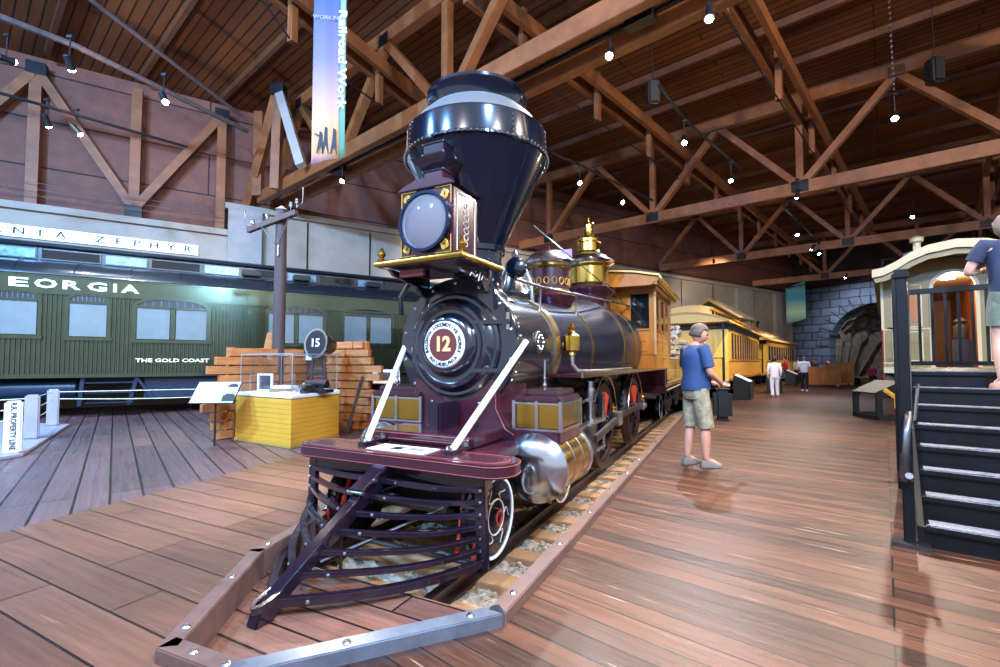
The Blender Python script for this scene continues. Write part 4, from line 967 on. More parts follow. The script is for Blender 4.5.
g_.build('glass_hood', M['clear'], case, smooth=0)
ge = MB()
for i in range(5):
    a, b = q[i], q[(i+1) % 5]; ge.beam((a[0],a[1],1.515),(b[0],b[1],1.515),.014,.014).beam((a[0],a[1],.85),(a[0],a[1],1.51),.008,.008)
ge.build('glass_edge', mat('pale_edge', '#93a3aa', .3), case)
ZT = .852
def put(mb, name, m, x, y, z, rz, lab, cat, **k):
    o = mb.build(name, m, **k); o.location = (x,y,z); o.rotation_euler = (0,0,rz); tag(o, lab, cat); return o
f = put(MB().ring([(-.15,-.16),(.15,-.16),(.15,.16),(-.15,.16)],[(-.115,-.125),(.115,-.125),(.115,.125),(-.115,.125)],Matrix(((1,0,0,0),(0,0,-1,0),(0,1,0,.16),(0,0,0,1))),.03),'photograph_frame',M['white'],-4.25,8.35,ZT,-.15,'framed old group photograph standing at the left end of the display case','picture')
MB().bx(-.115,.115,-.012,-.004,.035,.285).build('print', M['photo'], f)
def book(x, y, z, rz, w, d, h, m, lab, nm='book'):
    o = put(MB().bx(-w/2,w/2,-d/2,d/2,0,h), nm, m, x, y, z, rz, lab, 'document', bevel=.004)
    MB().bx(-w/2+.008,w/2+.002,-d/2+.006,d/2-.006,.006,h-.006).build('pages', M['paper'], o) ; return o
tanb = mat('tan_leather', '#9c7c54', .6)
book(-3.86,8.25,ZT,.1,.42,.30,.06,tanb,'large tan album lying under the open papers in the display case')
book(-3.84,8.22,ZT+.06,-.1,.36,.26,.05,M['paper'],'pale closed ledger on top of the tan album')
book(-3.62,7.86,ZT,.4,.26,.2,.02,M['paper'],'printed pamphlet at the front corner of the display case','pamphlet')
book(-3.45,8.75,ZT,.2,.3,.2,.14,M['white'],'white box at the back of the display case','carton')
book(-3.2,8.28,ZT,-.4,.2,.13,.05,M['white'],'small white box at the right end of the display case','carton')
pc = put(MB().prism([(-.12,0),(.14,-.05),(.1,.12),(-.1,.1)], Matrix.Identity(4), .004).prism([(-.1,.02),(.02,-.1),(.14,.03),(.05,.12)], Matrix.Translation((.1,-.1,.004)), .004),'loose_papers',M['paper'],-3.75,7.98,ZT,.2,'loose crumpled papers lying open in front of the tan album','papers')
crm = mat('bone_ceramic', '#d8cda8', .4)
put(MB().lathe([(.03,0),(.045,.01),(.05,.08),(.03,.12),(.035,.16),(.02,.17)],(0,0,0),(0,0,1),18),'ceramic_jar',crm,-3.42,8.05,ZT,0,'cream ceramic jar standing in the middle of the display case','jar')
put(MB().lathe([(.08,0),(.08,.02),(.03,.03),(.03,.05),(.1,.09),(.11,.14),(.03,.15)],(0,0,0),(0,0,1),20),'engraved_bowl',M['dsteel'],-3.3,7.78,ZT,0,'dark engraved metal bowl near the front corner of the display case','bowl')
tm = MB().bx(-.25,.25,-.12,.12,.0,.05).lathe([(.07,-.2),(.075,0),(.07,.2)],(0,0,.14),X,18)
for x in (-.15,0,.15): tm.lathe([(.02,-.01),(.06,-.01),(.06,.01),(.02,.01)],(x,-.12,.06),(0,1,0),16)
put(tm,'cast_iron_model',M['black'],-3.2,8.05,ZT,-.2,'black cast iron model engine at the right side of the display case','model')
rd = MB().prism([(-.14,0),(.14,0),(.1,.1),(.03,.07),(-.03,.13),(-.1,.06)], Matrix(((1,0,0,0),(0,0,1,0),(0,1,0,0),(0,0,0,1))), .12)
put(rd,'folded_red_cloth',M['redcloth'],-3.35,8.45,ZT+.12,.3,'folded red cloth in the middle of the display case below the number 15 lamp','cloth',bevel=.01)
put(MB().bx(-.14,.14,-.1,.1,0,.12),'plinth_block',M['dark'],-3.35,8.45,ZT,.3,'dark block under the folded red cloth in the display case','block')
put(MB().bx(-.06,.06,-.04,.04,0,.25).lathe([(.03,0),(.05,.05),(.02,.1)],(0,0,.25),(0,0,1),12).lathe([(.02,0),(.035,.03),(.02,.07)],(0,0,.33),(0,0,1),12),'plaster_figure',M['white'],-3.98,9.6,1.45,0,'small white plaster figure beside the pole above the case','figurine').location.z = 1.42
o = bpy.data.objects['plaster_figure']; MB().bx(-.04,.04,-.04,.04,-1.42,0).build('figure_stand', M['gusset'], o)
# number 15 lamp on an iron stand behind the case
lp = thing('antique_headlamp', 'large antique locomotive lamp marked 15 on an iron stand behind the display case', 'lamp', (-3.52,8.98,0), -.25)
MB().lathe([(.0,-.02),(.25,-.03),(.28,-.01),(.28,.01),(.25,.04),(.22,.22),(.15,.38),(.05,.42)],(0,-.1,1.74),(.15,1,-.12),28).build('lamp_bowl', M['dsteel'], lp)
MB().lathe([(.25,-.035),(.29,-.04),(.29,0),(.25,.0)],(0,-.1,1.74),(.15,1,-.12),32,cap=False,closed=True).build('lamp_rim', M['silver'], lp)
MB().lathe([(.0,-.034),(.25,-.036)],(0,-.1,1.74),(.15,1,-.12),28).build('lamp_face', M['dark'], lp)
MB().text('15', .22, ms(0,-.155,1.745), .006, bold=.004).build('lamp_number', M['white'], lp)
mb = MB().path([(-.26,.1,0),(-.2,0,.6),(-.12,-.05,1.5)], .025).path([(.26,.1,0),(.2,0,.6),(.12,-.05,1.5)], .025).path([(0,.3,0),(0,.05,1.55)], .025)
for z in (.95,1.1,1.25,1.4): mb.path([(-.17,-.02,z),(.17,-.02,z)], .018)
for k in range(9): mb.path([(-.16+.04*k,-.03,.9+.02*(k % 3)),(-.14+.035*k,-.03,1.5)], .012)
mb.lathe([(.14,0),(.1,.06),(.12,.1),(.05,.16)],(0,0,1.42),(0,0,1),16).build('iron_stand', M['dsteel'], lp)
MB().path([(.1,0,1.55),(-.2,.05,1.35),(-.28,.05,1.1)], .03).path([(-.1,0,1.6),(-.3,.1,1.5)], .03).build('lamp_bracket', M['dsteel'], lp)
# telegraph pole
po = thing('telegraph_pole', 'weathered brown telegraph pole with crossarm rising behind the display case', 'pole', (-4.45,9.2,0))
MB().tube((0,0,0),(0.02,0,4.47),.125,.105,16).build('pole_shaft', M['pole'], po)
MB().lathe([(.125,0),(.0,.1)],(0.02,0,4.46),(0,0,1),16).build('pole_cap', M['conc2'], po)
ca = MB().beam((-.72,.12,4.08),(.46,-.30,4.32),.09,.11).build('crossarm', M['pole'], po, bevel=.006)
MB().path([(-.05,-.12,3.75),(-.35,-.04,4.1)], .014).path([(.05,-.15,3.75),(.3,-.25,4.28)], .014).path([(0.02,-.13,3.5),(.02,-.13,3.7)],.02).build('arm_brace', M['steel'], po)
for p in ((-.6,.08,4.13),(-.25,-.05,4.22),(.32,-.26,4.38),(.46,-.31,4.43)):
    MB().path([p,(p[0],p[1],p[2]+.08)], .01).lathe([(.035,0),(.04,.04),(.028,.06),(.032,.09),(.01,.11)],(p[0],p[1],p[2]+.06),(0,0,1),12).build('insulator', M['silver'], po)
MB().path([(-.6,.08,4.1),(-.78,.12,4.2),(-.8,.12,4.5)], .015).path([(.46,-.31,4.4),(.6,-.35,4.5),(.6,-.35,4.8)], .015).build('wire_hook', M['dsteel'], po)
# info panel
pa = thing('info_panel', 'tilted reading panel with a man portrait on a thin black post before the timber wall', 'sign', (-4.70,7.62,-.02), .08)
MB().tube((0,0,0),(0,0,.84),.016).lathe([(.12,0),(.12,.012),(.02,.02)],(0,0,0),(0,0,1),20).build('panel_post', M['black'], pa)
Mp = Matrix.Translation((0,0,.9))@Matrix.Rotation(math.radians(48), 4, 'X')
pb = MB().bx(-.35,.35,-.23,.23,-.015,.0,Mp).build('panel_board', M['black'], pa, bevel=.004)
MB().bx(-.335,.335,-.215,.215,.001,.004,Mp).build('panel_print', mat('print_pale_blue', '#cfe0ea', .5, nz=.05), pb)
MB().bx(.11,.325,-.20,.2,.0045,.006,Mp).build('portrait_ground', mat('portrait_grey', '#98a6b4', .6), pb)
pt = MB().prism([(.24+.07*math.cos(a), .06+.09*math.sin(a)) for a in [i*math.pi/8 for i in range(16)]], Mp@Matrix.Translation((0,0,.0065)), .001)
pt.build('portrait_face', mat('portrait_face_grey', '#d4d2d0', .6), pb)
MB().prism([(.15,-.19),(.35,-.19),(.34,-.08),(.28,-.03),(.20,-.03),(.14,-.08)], Mp@Matrix.Translation((0,0,.0065)), .001).prism([(.24+.085*math.cos(a), .10+.08*math.sin(a)) for a in [i*math.pi/8 for i in range(9)]], Mp@Matrix.Translation((0,0,.0078)), .001).build('portrait_coat', M['ink'], pb)
ln = MB()
for k in range(9): ln.bx(-.32,.06-.05*((k*7) % 3),.17-k*.04,.178-k*.04,.0045,.0055,Mp)
ln.build('text_lines', mat('text_grey', '#8fa0ae', .6), pb)
# chain post props by the right wing
o = MB().beam((-2.95,8.9,.02),(-2.68,9.0,1.1),.05,.06).build('leaning_iron_bar', M['dsteel']); tag(o, 'rusty iron bar leaning against the right timber wing behind the engine deck', 'bar')
lec2 = thing('angled_sign_stand', 'small tilted black and white sign stand behind the far steam chest', 'sign', (-2.62,10.6,0), .3)
MB().tube((0,0,0),(0,0,.95),.03).build('stand_post', M['black'], lec2)
MB().bx(-.3,.3,-.2,.2,-.02,.0,Matrix.Translation((0,0,1.05))@Matrix.Rotation(math.radians(50),4,'X')).build('sign_face', M['paper'], lec2)
MB().bx(-.2,.1,-.12,.12,.001,.004,Matrix.Translation((0,0,1.05))@Matrix.Rotation(math.radians(50),4,'X')).build('sign_image', M['photo'], lec2)
# whitewashed deck with posts and ropes
dpoly = [(-7.0,6.45),(-6.95,6.75),(-9.3,10.0),(-14,10.6),(-14,4.5)]
o = MB().prism(dpoly, Matrix.Translation((0,0,.0)), .05).build('display_deck', M['platform'], bevel=.01); tag(o, 'low whitewashed deck at the far left carrying the property line posts', 'platform')
posts = [((-7.07,6.74),'white boundary post lettered R.R. PROPERTY LINE, nearest on the deck'),((-8.08,8.0),'plain pale wooden post in the middle of the deck edge'),((-9.35,9.68),'plain pale wooden post farthest back on the deck edge'),((-8.6,6.9),'pale wooden post at the outer left end of the guard ropes')]
for i, ((x, y), lab) in enumerate(posts):
    p = thing('boundary_post', lab, 'post', (x-.05,y+.02,.05), .75)
    MB().bx(-.095,.095,-.095,.095,0,.76).build('post_body', M['white'] if i == 0 else M['platform'], p, bevel=.025)
    if i == 0:
        t1 = MB()
        t1.text('R.R. PROPERTY LINE', .085, Matrix.Translation((0,-.097,.40))@Matrix(((0,1,0,0),(0,0,-1,0),(-1,0,0,0),(0,0,0,1))), .002, bold=.002, sx=.9)
        t1.build('post_lettering', M['ink'], p)
for i, z in enumerate((.70,.56,.42)):
    pts = []
    for a, b in ((posts[3][0],posts[1][0]),(posts[1][0],posts[2][0]),(posts[2][0],(-5.9,11.2))):
        for k in range(8):
            u = k/8; pts.append((a[0]+(b[0]-a[0])*u-.05, a[1]+(b[1]-a[1])*u, z+.05-.12*math.sin(math.pi*u)*(i*.4)))
    if i == 2: pts = pts[:16]
    if i < 3:
        o = MB().path(pts, .009, 6).build('guard_rope', M['creamlet']); tag(o, ['topmost of the thin ropes strung between the pale deck posts','middle of the thin ropes strung between the pale deck posts','lowest sagging rope strung between the pale deck posts'][i], 'rope')
e = thing('rope_anchor_post', 'slim dark stanchion before the green car that ends the guard rope', 'post', (-5.9,11.2,0)); MB().tube((0,0,0),(0,0,.8),.02).lathe([(.12,0),(.1,.02),(.02,.03)],(0,0,0),(0,0,1),16).build('stanchion_pole', M['black'], e)
# ============================================================ BANNERS AND HANGING THINGS
def bmat(nm, stops):
    m = bpy.data.materials.new(nm); m.use_nodes = True; nt = m.node_tree; b = nt.nodes['Principled BSDF']; b.inputs['Roughness'].default_value = .75
    tc = nt.nodes.new('ShaderNodeTexCoord'); sp = nt.nodes.new('ShaderNodeSeparateXYZ'); r = nt.nodes.new('ShaderNodeValToRGB')
    nt.links.new(tc.outputs['Generated'], sp.inputs[0]); nt.links.new(sp.outputs['Z'], r.inputs[0]); nt.links.new(r.outputs[0], b.inputs['Base Color'])
    el = r.color_ramp.elements; el[0].position, el[0].color = stops[0][0], lin(stops[0][1]); el[1].position, el[1].color = stops[-1][0], lin(stops[-1][1])
    for p, c in stops[1:-1]: e = el.new(p); e.color = lin(c)
    return m
bn = thing('hanging_banner', 'tall narrow hanging banner of workers at sunset with vertical Railroad Work lettering', 'banner', (-3.35,9.0,5.3), .12)
def cloth(x0, x1, z0, z1, y, n=10):
    mb = MB()
    for i in range(n+1):
        for j in range(21):
            x = x0+(x1-x0)*i/n; z = z0+(z1-z0)*j/20; mb.v.append((x, y+.02*math.sin(x*16+j*.1), z+.3*(x-x0)))
    for i in range(n):
        for j in range(20): a = i*21+j; mb.f.append((a,a+21,a+22,a+1))
    return mb
o = cloth(-.40,.12,0,4.6,0).build('banner_picture', bmat('sunset_print', [(0,'#8a6f8e'),(.05,'#c08a5c'),(.2,'#c99a74'),(.45,'#7a6fae'),(.7,'#4f5fae'),(.82,'#7a4a78'),(1,'#5a3050')]), bn)
md = o.modifiers.new('s','SOLIDIFY'); md.thickness = .004
o = cloth(.12,.24,0.156,4.756,0,4).build('banner_border', bmat('green_stripe_print', [(0,'#3f7a5c'),(.4,'#7f9a86'),(1,'#9aa0a0')]), bn); md = o.modifiers.new('s','SOLIDIFY'); md.thickness = .004
wd = MB(); wd.text('Railroad Work', .22, Matrix.Translation((.17,-.03,2.15))@Matrix(((0,1,0,0),(0,0,-1,0),(-1,0,0,0),(0,0,0,1))), .002, bold=.006, width=2.05)
wd.build('banner_lettering', M['white'], bn)
MB().text('WORKING', .12, ms(-.11,-.03,3.0), .002, bold=.002).build('banner_title', mat('title_violet', '#a79ac8', .6), bn)
fg = MB()
for cx, h in ((-.22,.42),(-.12,.52),(.04,.5)):
    fg.prism([(cx-.05,.22),(cx+.0,.4),(cx+.04,.22),(cx+.06,.22),(cx+.035,.5),(cx+.03,.22+h),(cx-.02,.25+h),(cx-.04,.48),(cx-.08,.22)], Matrix(((1,0,0,0),(0,0,-1,-.024),(0,1,0,0),(0,0,0,1))), .003)
fg.beam((-.34,-.026,.62),(-.2,-.026,.55),.02,.004,(0,1,0)).build('worker_silhouettes', M['ink'], bn)
MB().tube((-.4,0,4.6),(.35,0,4.7),.02).path([(-.3,0,4.6),(-.3,0,5.3)],.006).path([(.25,0,4.65),(.25,0,5.3)],.006).build('banner_rod', M['gusset'], bn)
b2 = thing('hanging_banner', 'small teal and green banner hanging by the corner of the stone tunnel wall', 'banner', (22.9,35.4,4.3), -.7)
o = cloth(-.65,.65,0,2.9,0).build('banner_picture', bmat('teal_print', [(0,'#4f8a86'),(.3,'#c8f0c8'),(.6,'#4fa8cc'),(1,'#7fd8e8')]), b2); md = o.modifiers.new('s','SOLIDIFY'); md.thickness = .01
MB().tube((-.7,0,2.9),(.7,0,3.05),.03).path([(-.6,0,2.9),(-.6,0,6.1)],.01).path([(.6,0,3),(.6,0,6.1)],.01).build('banner_rod', M['gusset'], b2)
def hang(name, lab, cat, pts, r, m='gusset'):
    o = MB().path(pts, r, 8).build(name, M[m]); tag(o, lab, cat); return o
hang('conduit_pipe','heavy grey conduit sloping down in front of the brown wall panels toward the wall corner','pipe',[(-11.4,8.2,8.6),(-9.7,10.2,8.6),(-7.8,13.9,8.5)],.07,'pole')
hang('conduit_pipe','thinner conduit running just above the heavy sloping conduit','pipe',[(-9.3,8.4,9.4),(-8.6,10.4,9.1),(-7.7,13.4,8.7)],.05,'pole')
hang('light_track','short straight black lighting track on the brown wall side','lighting track',[(-11.2,8.4,6.95),(-10.2,10.0,7.1),(-8.4,12.1,7.15)],.035)
hang('light_track','inclined black lighting track behind the smokestack on the right','lighting track',[(1.3,12.6,7.3),(2.4,13.6,7.32),(4.1,15.2,7.3),(5.6,16.6,7.3)],.035)
hang('light_track','long black lighting track below the black loudspeaker','lighting track',[(3.4,9.6,7.32),(4.5,11.0,7.32),(6.8,13.3,7.32),(7.4,13.9,7.32)],.035)
hang('light_track','black lighting track under the third truss toward the tunnel','lighting track',[(11,17.5,7.32),(12.5,19.1,7.32),(15.7,22.4,7.32),(17,24,7.32)],.04)
hang('cable_conduit','black cable conduit strapped along the near truss to the right of the smokestack','pipe',[AT(12,7.25,7.2),AT(6,7.25,7.15),AT(-3,7.25,7.15)],.055)
hang('cable_conduit','thin pale conduit strapped along the near truss above the black one','pipe',[AT(12,7.0,7.32),AT(6,7.0,7.3),AT(-3,7.0,7.3)],.03,'dsteel')
for i, (p, lab) in enumerate((((-5.2,10.3),'thin pipe with a crook hanging below the ceiling at upper left'),)):
    hang('crook_pipe', lab, 'pipe', [(p[0]-1.5,p[1]-2,9.6),(p[0]-1.5,p[1]-2,9.2),(p[0]-1.2,p[1]-1.9,9.2),(p[0]-1.2,p[1]-1.9,9.5)], .03, 'dsteel')
for x, y, z, lab in ((3.75,11.0,7.95,'black cylindrical loudspeaker hanging above the long lighting track'),(9.9,10.2,8.0,'black box loudspeaker hanging right of the upper right truss node'),(6.9,6.8,8.35,'black box loudspeaker at the top edge near the hanging chain')):
    t = thing('hanging_loudspeaker', lab, 'loudspeaker', (x,y,z))
    MB().bx(-.14,.14,-.14,.14,-.3,.3).build('speaker_case', M['black'], t, bevel=.05, seg=3)
    MB().bx(-.1,.1,-.15,-.14,-.24,.24).build('speaker_grille', M['dark'], t); MB().path([(0,0,.3),(0,0,10.5-z)], .01, 6).build('hanger_rod', M['gusset'], t)
ch = MB(); p0 = V((7.4,8.5,10.4)); p1 = V((8.7,9.9,7.3))
for k in range(34):
    c = p0.lerp(p1, k/34); ch.ball((c.x,c.y,c.z), .045, 6, (.6,.6,1.1))
o = ch.build('hanging_chain', M['steel']); tag(o, 'long bright chain hanging down to the spotlight at upper right', 'chain')

for i, (z, y) in enumerate(((6.25,18.3),(6.42,18.25),(6.62,18.3))):
    hang('guy_wire', ['lowest of the thin wires strung over the concrete parapet','middle of the thin wires strung over the concrete parapet','highest of the thin wires strung over the concrete parapet'][i], 'wire', [WP(-9,y,z),WP(-3,y,z-.06),WP(.5,y,z-.02)], .008, 'steel')
gs = MB().prism([(-1.6,0),(1.6,0),(1.6,.12),(0,1.15),(-1.6,.12)], Matrix(((1,0,0,0),(0,0,1,0),(0,1,0,0),(0,0,0,1))), 3.0).build('shed_roof', mat('grey_shingle','#4d473f',.8,nz=.3)); gs.location = (11.6,25.4,3.75); gs.rotation_euler = (0,0,-.75); tag(gs, 'small grey gabled roof showing over the nearest yellow coach', 'roof')
MB().prism([(-1.75,-.02),(-1.6,-.02),(0,1.02),(1.6,-.02),(1.75,-.02),(0,1.22)], Matrix(((1,0,0,0),(0,0,1,-.1),(0,1,0,.0),(0,0,0,1))), .1).build('gable_board', M['tan'], gs)
for sx in (-1.45,1.45):
    for sy in (.2,2.8): MB().bx(sx-.08,sx+.08,sy-.08,sy+.08,-3.75,0).build('shed_post', M['purlin'], gs)
# ============================================================ BLACK STAIRS
SR = math.radians(-40)          # local x across the stair (to the right), local y up the stair
st_ = thing('viewing_stairs', 'black wooden viewing stairs with gritted treads and steel handrail beside the cream coach', 'stairs', (3.16,3.50,0), SR)
RI, RU, SW = .16, .27, 1.9
for k in range(8):
    z = (k+1)*RI; y0 = k*RU
    tr = MB().bx(.02,SW,y0-.03,y0+RU+.02,z-.04,z).build('stair_tread', M['blackwood'], st_, bevel=.008)
    MB().bx(.05,SW-.05,y0-.02,y0+.16,z,z+.006).build('grit_strip', M['tread'], tr)
    MB().bx(.04,SW,y0-.012,y0+.01,z+.0,z+.008).build('nosing', M['dsteel'], tr)
    MB().bx(.02,SW,y0,y0+.02,z-RI,z-.04).build('stair_riser', M['blackwood'], st_)
for x in (-.02,SW): MB().prism([(-.02,0),(.25,0),(8*RU+4.2,1.0),(8*RU+4.2,8*RI-.005),(7*RU,8*RI-.005),(-.02,RI-.01)], Matrix(((0,0,1,x),(1,0,0,0),(0,1,0,0),(0,0,0,1))), .04).build('stringer', M['blackwood'], st_, bevel=.004)
YP = 8*RU
MB().bx(-.02,SW+.04,YP,YP+4.2,8*RI-.04,8*RI).build('landing', M['blackwood'], st_)
MB().bx(-.02,.0,YP+.0,YP+4.2,.0,8*RI-.04).bx(SW,SW+.04,YP,YP+4.2,0,8*RI-.04).build('landing_skirt', M['blackwood'], st_)
nw = MB().bx(-.10,-.03,-.06,.02,0,2.05).build('newel_post', M['blackwood'], st_, bevel=.008)
MB().bx(-.115,-.015,-.075,.035,2.03,2.06).bx(-.105,-.025,-.065,.025,2.06,2.09).build('newel_cap', M['blackwood'], nw)
MB().bx(-.17,.05,-.12,.06,0,.03).build('post_shoe', M['dsteel'], nw)
MB().bx(-.1,-.03,YP-.2,YP-.1,0,2.35).build('upper_post', M['blackwood'], st_, bevel=.006)
MB().path([(-.09,-.16,.5),(-.08,-.18,.66),(-.065,-.16,.86),(-.05,-.10,.96),(-.01,YP*.5,.98+RI*4),(.03,YP,.98+RI*8),(.03,YP+.3,1.0+RI*8)], .024, 10).path([(-.06,-.20,.55),(-.06,-.08,.5)],.024,10).build('handrail', M['dsteel'], st_)
for y, z in ((.4,1.25),(1.5,1.9)): MB().path([(.03,y,z-.05),(.0,y,z-.35)], .012).build('rail_bracket', M['steel'], st_)
MB().path([(-.09,-.165,.52),(-.078,-.17,.7)], .03).build('rail_sleeve', M['dsteel'], st_)
# railing at the left front of the landing
ra = MB().bx(-.02,1.08,YP+.58,YP+.64,2.2,2.26).bx(-.02,1.08,YP+.59,YP+.63,1.34,1.39).build('landing_rail', M['blackwood'], st_)
for i in range(9): MB().bx(.03+.113*i,.058+.113*i,YP+.595,YP+.625,1.36,2.22).build('baluster', M['blackwood'], st_)
MB().bx(1.04,1.09,YP+.57,YP+.65,1.28,2.27).build('rail_end_post', M['blackwood'], st_)
MB().beam((1.36,YP+1.0,1.28),(1.36,YP+1.0,2.2),.12,.12).build('blue_post', mat('slate_blue_paint','#2c3c52',.5), st_)
# gate side rail: short barrier with a yellow top beside the stairs
gb = thing('barrier_post', 'slim black barrier post with a yellow wooden top left of the black stairs', 'barrier', (5.10,5.90,0), .5)
MB().bx(-.03,.03,-.03,.03,0,.78).build('barrier_shaft', M['black'], gb)
MB().bx(-.035,.035,-.035,.035,.78,.92).beam((0,0,.9),(.03,.16,1.02),.04,.05).build('barrier_top', M['yellow'], gb, bevel=.01)
# ============================================================ CREAM COACH (end faces the stairs)
cc = thing('cream_coach', 'cream and sage passenger coach with arched end hood, arched doorway and lit interior', 'railway coach', (9.93,12.05,0), math.radians(-40))
# local x across the end (3 m wide), y along the car away from the stairs
outer = [(-.05,3.72),(.18,3.76),(.42,3.88),(.68,4.06),(1.0,4.2),(1.5,4.27),(2.0,4.2),(2.32,4.06),(2.58,3.88),(2.82,3.76),(3.05,3.72)]
inner = [(x, z-.14) for x, z in outer]
Mc = lambda y: Matrix(((1,0,0,0),(0,0,1,y),(0,1,0,0),(0,0,0,1)))
hd = MB().prism(outer+inner[::-1], Mc(-.35), 14).build('coach_roof', mat('pale_roof_canvas','#a8a590',.5,nz=.08), cc, smooth=30)
MB().prism([(x*1.012-.02, z+.03) for x, z in outer]+[(x*1.012-.02, z-.03) for x, z in inner[::-1]], Mc(-.44), .1).build('hood_moulding', M['creamtrim'], hd)
MB().prism([(x, z-.02) for x, z in inner]+[(x*.97+.045, z-.16) for x, z in inner[::-1]], Mc(-.34), .03).build('hood_valance', M['cream'], cc)
MB().prism([(.6,4.0),(2.4,4.0),(2.4,4.4),(2.1,4.52),(1.5,4.56),(.9,4.52),(.6,4.4)], Mc(1.4), 12).build('clerestory', M['greenroof'], cc)
MB().lathe([(.14,0),(.14,.05),(.08,.08),(.08,.3),(.14,.34),(.14,.42),(.16,.44),(.02,.5)], (.85,.6,4.2), (0,0,1), 20).bx(.78,.92,.5,.7,4.1,4.42).build('roof_lamp_jack', M['creamtrim'], cc)
MB().path([(.1,.3,3.8),(.15,.5,4.15),(.4,.5,4.15)], .015).path([(.1,1.2,3.8),(.15,1.4,4.15),(.15,.5,4.15)], .015).build('roof_grab_rail', M['gusset'], cc)
W0, W1, DX0, DX1 = .1, 2.9, 1.1, 1.95
dn = 14; dh = .42; dz = 3.28; fz = 1.3
arcd = [((DX0+DX1)/2-(DX1-DX0)/2*math.cos(math.pi*i/dn), dz+dh*math.sin(math.pi*i/dn)) for i in range(dn+1)]
topw = [(W0,3.62),(.42,3.72),(.68,3.9),(1.0,4.04),(1.5,4.1),(2.0,4.04),(2.32,3.9),(2.58,3.72),(W1,3.62)]
MB().prism([(W0,1.2)]+topw+[(W1,1.2),(DX1,1.2)]+arcd[::-1]+[(DX0,1.2)], Mc(.85), .05).build('end_wall', M['cream'], cc)
MB().bx(W0,W0+.04,.85,13,.9,3.6).build('coach_side', M['cream'], cc)
MB().bx(W1-.04,W1,.85,13,.9,3.6).build('coach_side', M['cream'], cc)
fr = MB()
for i in range(dn): fr.beam((arcd[i][0],.83,arcd[i][1]+.03),(arcd[i+1][0],.83,arcd[i+1][1]+.03),.08,.06,(0,1,0))
fr.beam((DX0,.83,1.25),(DX0,.83,dz),.07,.06,(0,1,0)).beam((DX1,.83,1.25),(DX1,.83,dz),.07,.06,(0,1,0)).build('door_frame', M['creamtrim'], cc)
for a, b, c_, d_ in ((.3,.92,1.4,2.2),(.3,.92,2.3,3.45),(2.12,2.7,1.4,2.2),(2.12,2.7,2.3,3.45)):
    MB().bx(a,a+.03,.835,.85,c_,d_).bx(b-.03,b,.835,.85,c_,d_).bx(a,b,.835,.85,c_,c_+.03).bx(a,b,.835,.85,d_-.03,d_).build('panel_moulding', M['creamtrim'], cc)
amb_ = mat('amber_blind', '#a8673c', .5)
for a, b in ((.38,.84),(2.2,2.62)):
    w = MB().bx(a,b,.82,.86,2.45,3.3).build('end_window', M['orangewood'], cc); MB().bx(a+.06,b-.06,.812,.83,2.51,3.24).build('pane', amb_, w)
for x in (W0-.02,W1-.03): MB().bx(x,x+.06,.79,.86,1.2,3.62).build('corner_pilaster', M['creamtrim'], cc)
MB().bx(.98,1.02,1.0,9,1.2,3.75).build('vestibule_panelling', M['orangewood'], cc)
MB().bx(2.1,2.14,1.0,9,1.2,3.75).build('vestibule_panelling', M['orangewood'], cc)
MB().bx(1.0,2.12,8.9,8.95,1.2,3.75).build('vestibule_end', M['orangewood'], cc)
MB().bx(1.0,2.12,.9,9,3.78,3.8).build('vestibule_ceiling', M['creamtrim'], cc)
MB().bx(1.0,2.12,.9,9,1.15,1.2).build('vestibule_floor', M['orangewood'], cc)
MB().lathe([(.0,-.02),(.15,-.01),(.16,.0),(.03,.06)], (1.5,1.8,3.66), (0,0,1), 20).build('ceiling_lamp', M['bulb'], cc)
l = bpy.data.lights.new('vestibule', 'POINT'); l.energy = 120; l.color = (1,.8,.55); l.shadow_soft_size = .08
o = bpy.data.objects.new('vestibule_light', l); COL.objects.link(o); o.parent = cc; o.location = (1.5,1.8,3.45)
MB().lathe([(.16,0),(.16,.35),(.12,.42),(.16,.5),(.05,.6)], (1.75,2.2,2.0), (0,0,1), 18).bx(1.55,1.95,2.0,2.4,1.22,2.0).build('stove', M['dark'], cc)
MB().bx(W0,W1,-.25,.85,1.1,1.24).build('platform', M['creamtrim'], cc)
MB().bx(.1,2.9,.9,13,.75,1.0).build('side_sill', M['creamtrim'], cc)
MB().bx(.4,2.6,.5,12,.3,.8).build('underframe', M['dark'], cc)
for y in (2.2,4.0,9.5,11.3):
    for x in (.5,2.4): MB().lathe([(.02,0),(.42,0),(.42,.1),(.02,.1)], (x,y,.3), (1,0,0), 28).build('coach_wheel', M['dark'], cc)
hr = mat('red_handle', '#8e2c2a', .4)
MB().path([(.1,-.2,.9),(.1,-.2,2.2)], .02).build('gate_post', hr, cc, label='dark red grab post')
MB().path([(.2,-.22,2.25),(.45,-.3,2.2),(.5,-.25,1.9),(.35,-.22,1.6),(.45,-.22,1.4)], .02).build('brake_lever', M['dark'], cc)
MB().path([(.1,-.22,2.2),(1.0,-.22,2.2)], .022).path([(.1,-.22,1.35),(1.0,-.22,1.35)], .022).path([(1.0,-.22,1.24),(1.0,-.22,2.2)], .022).build('platform_rail', M['creamtrim'], cc)
MB().bx(-.02,.3,.0,.75,.45,.49).bx(-.02,.3,.0,.75,.8,.84).bx(-.03,.0,-.02,.02,.45,1.2).bx(-.03,0,.73,.77,.45,1.2).build('end_steps', M['dark'], cc)
MB().lathe([(.0,-.12),(.2,-.1),(.22,-.02),(.06,.05),(.06,.4)], (1.5,-.4,.95), (0,1,0), 18).build('coupler', M['dsteel'], cc)
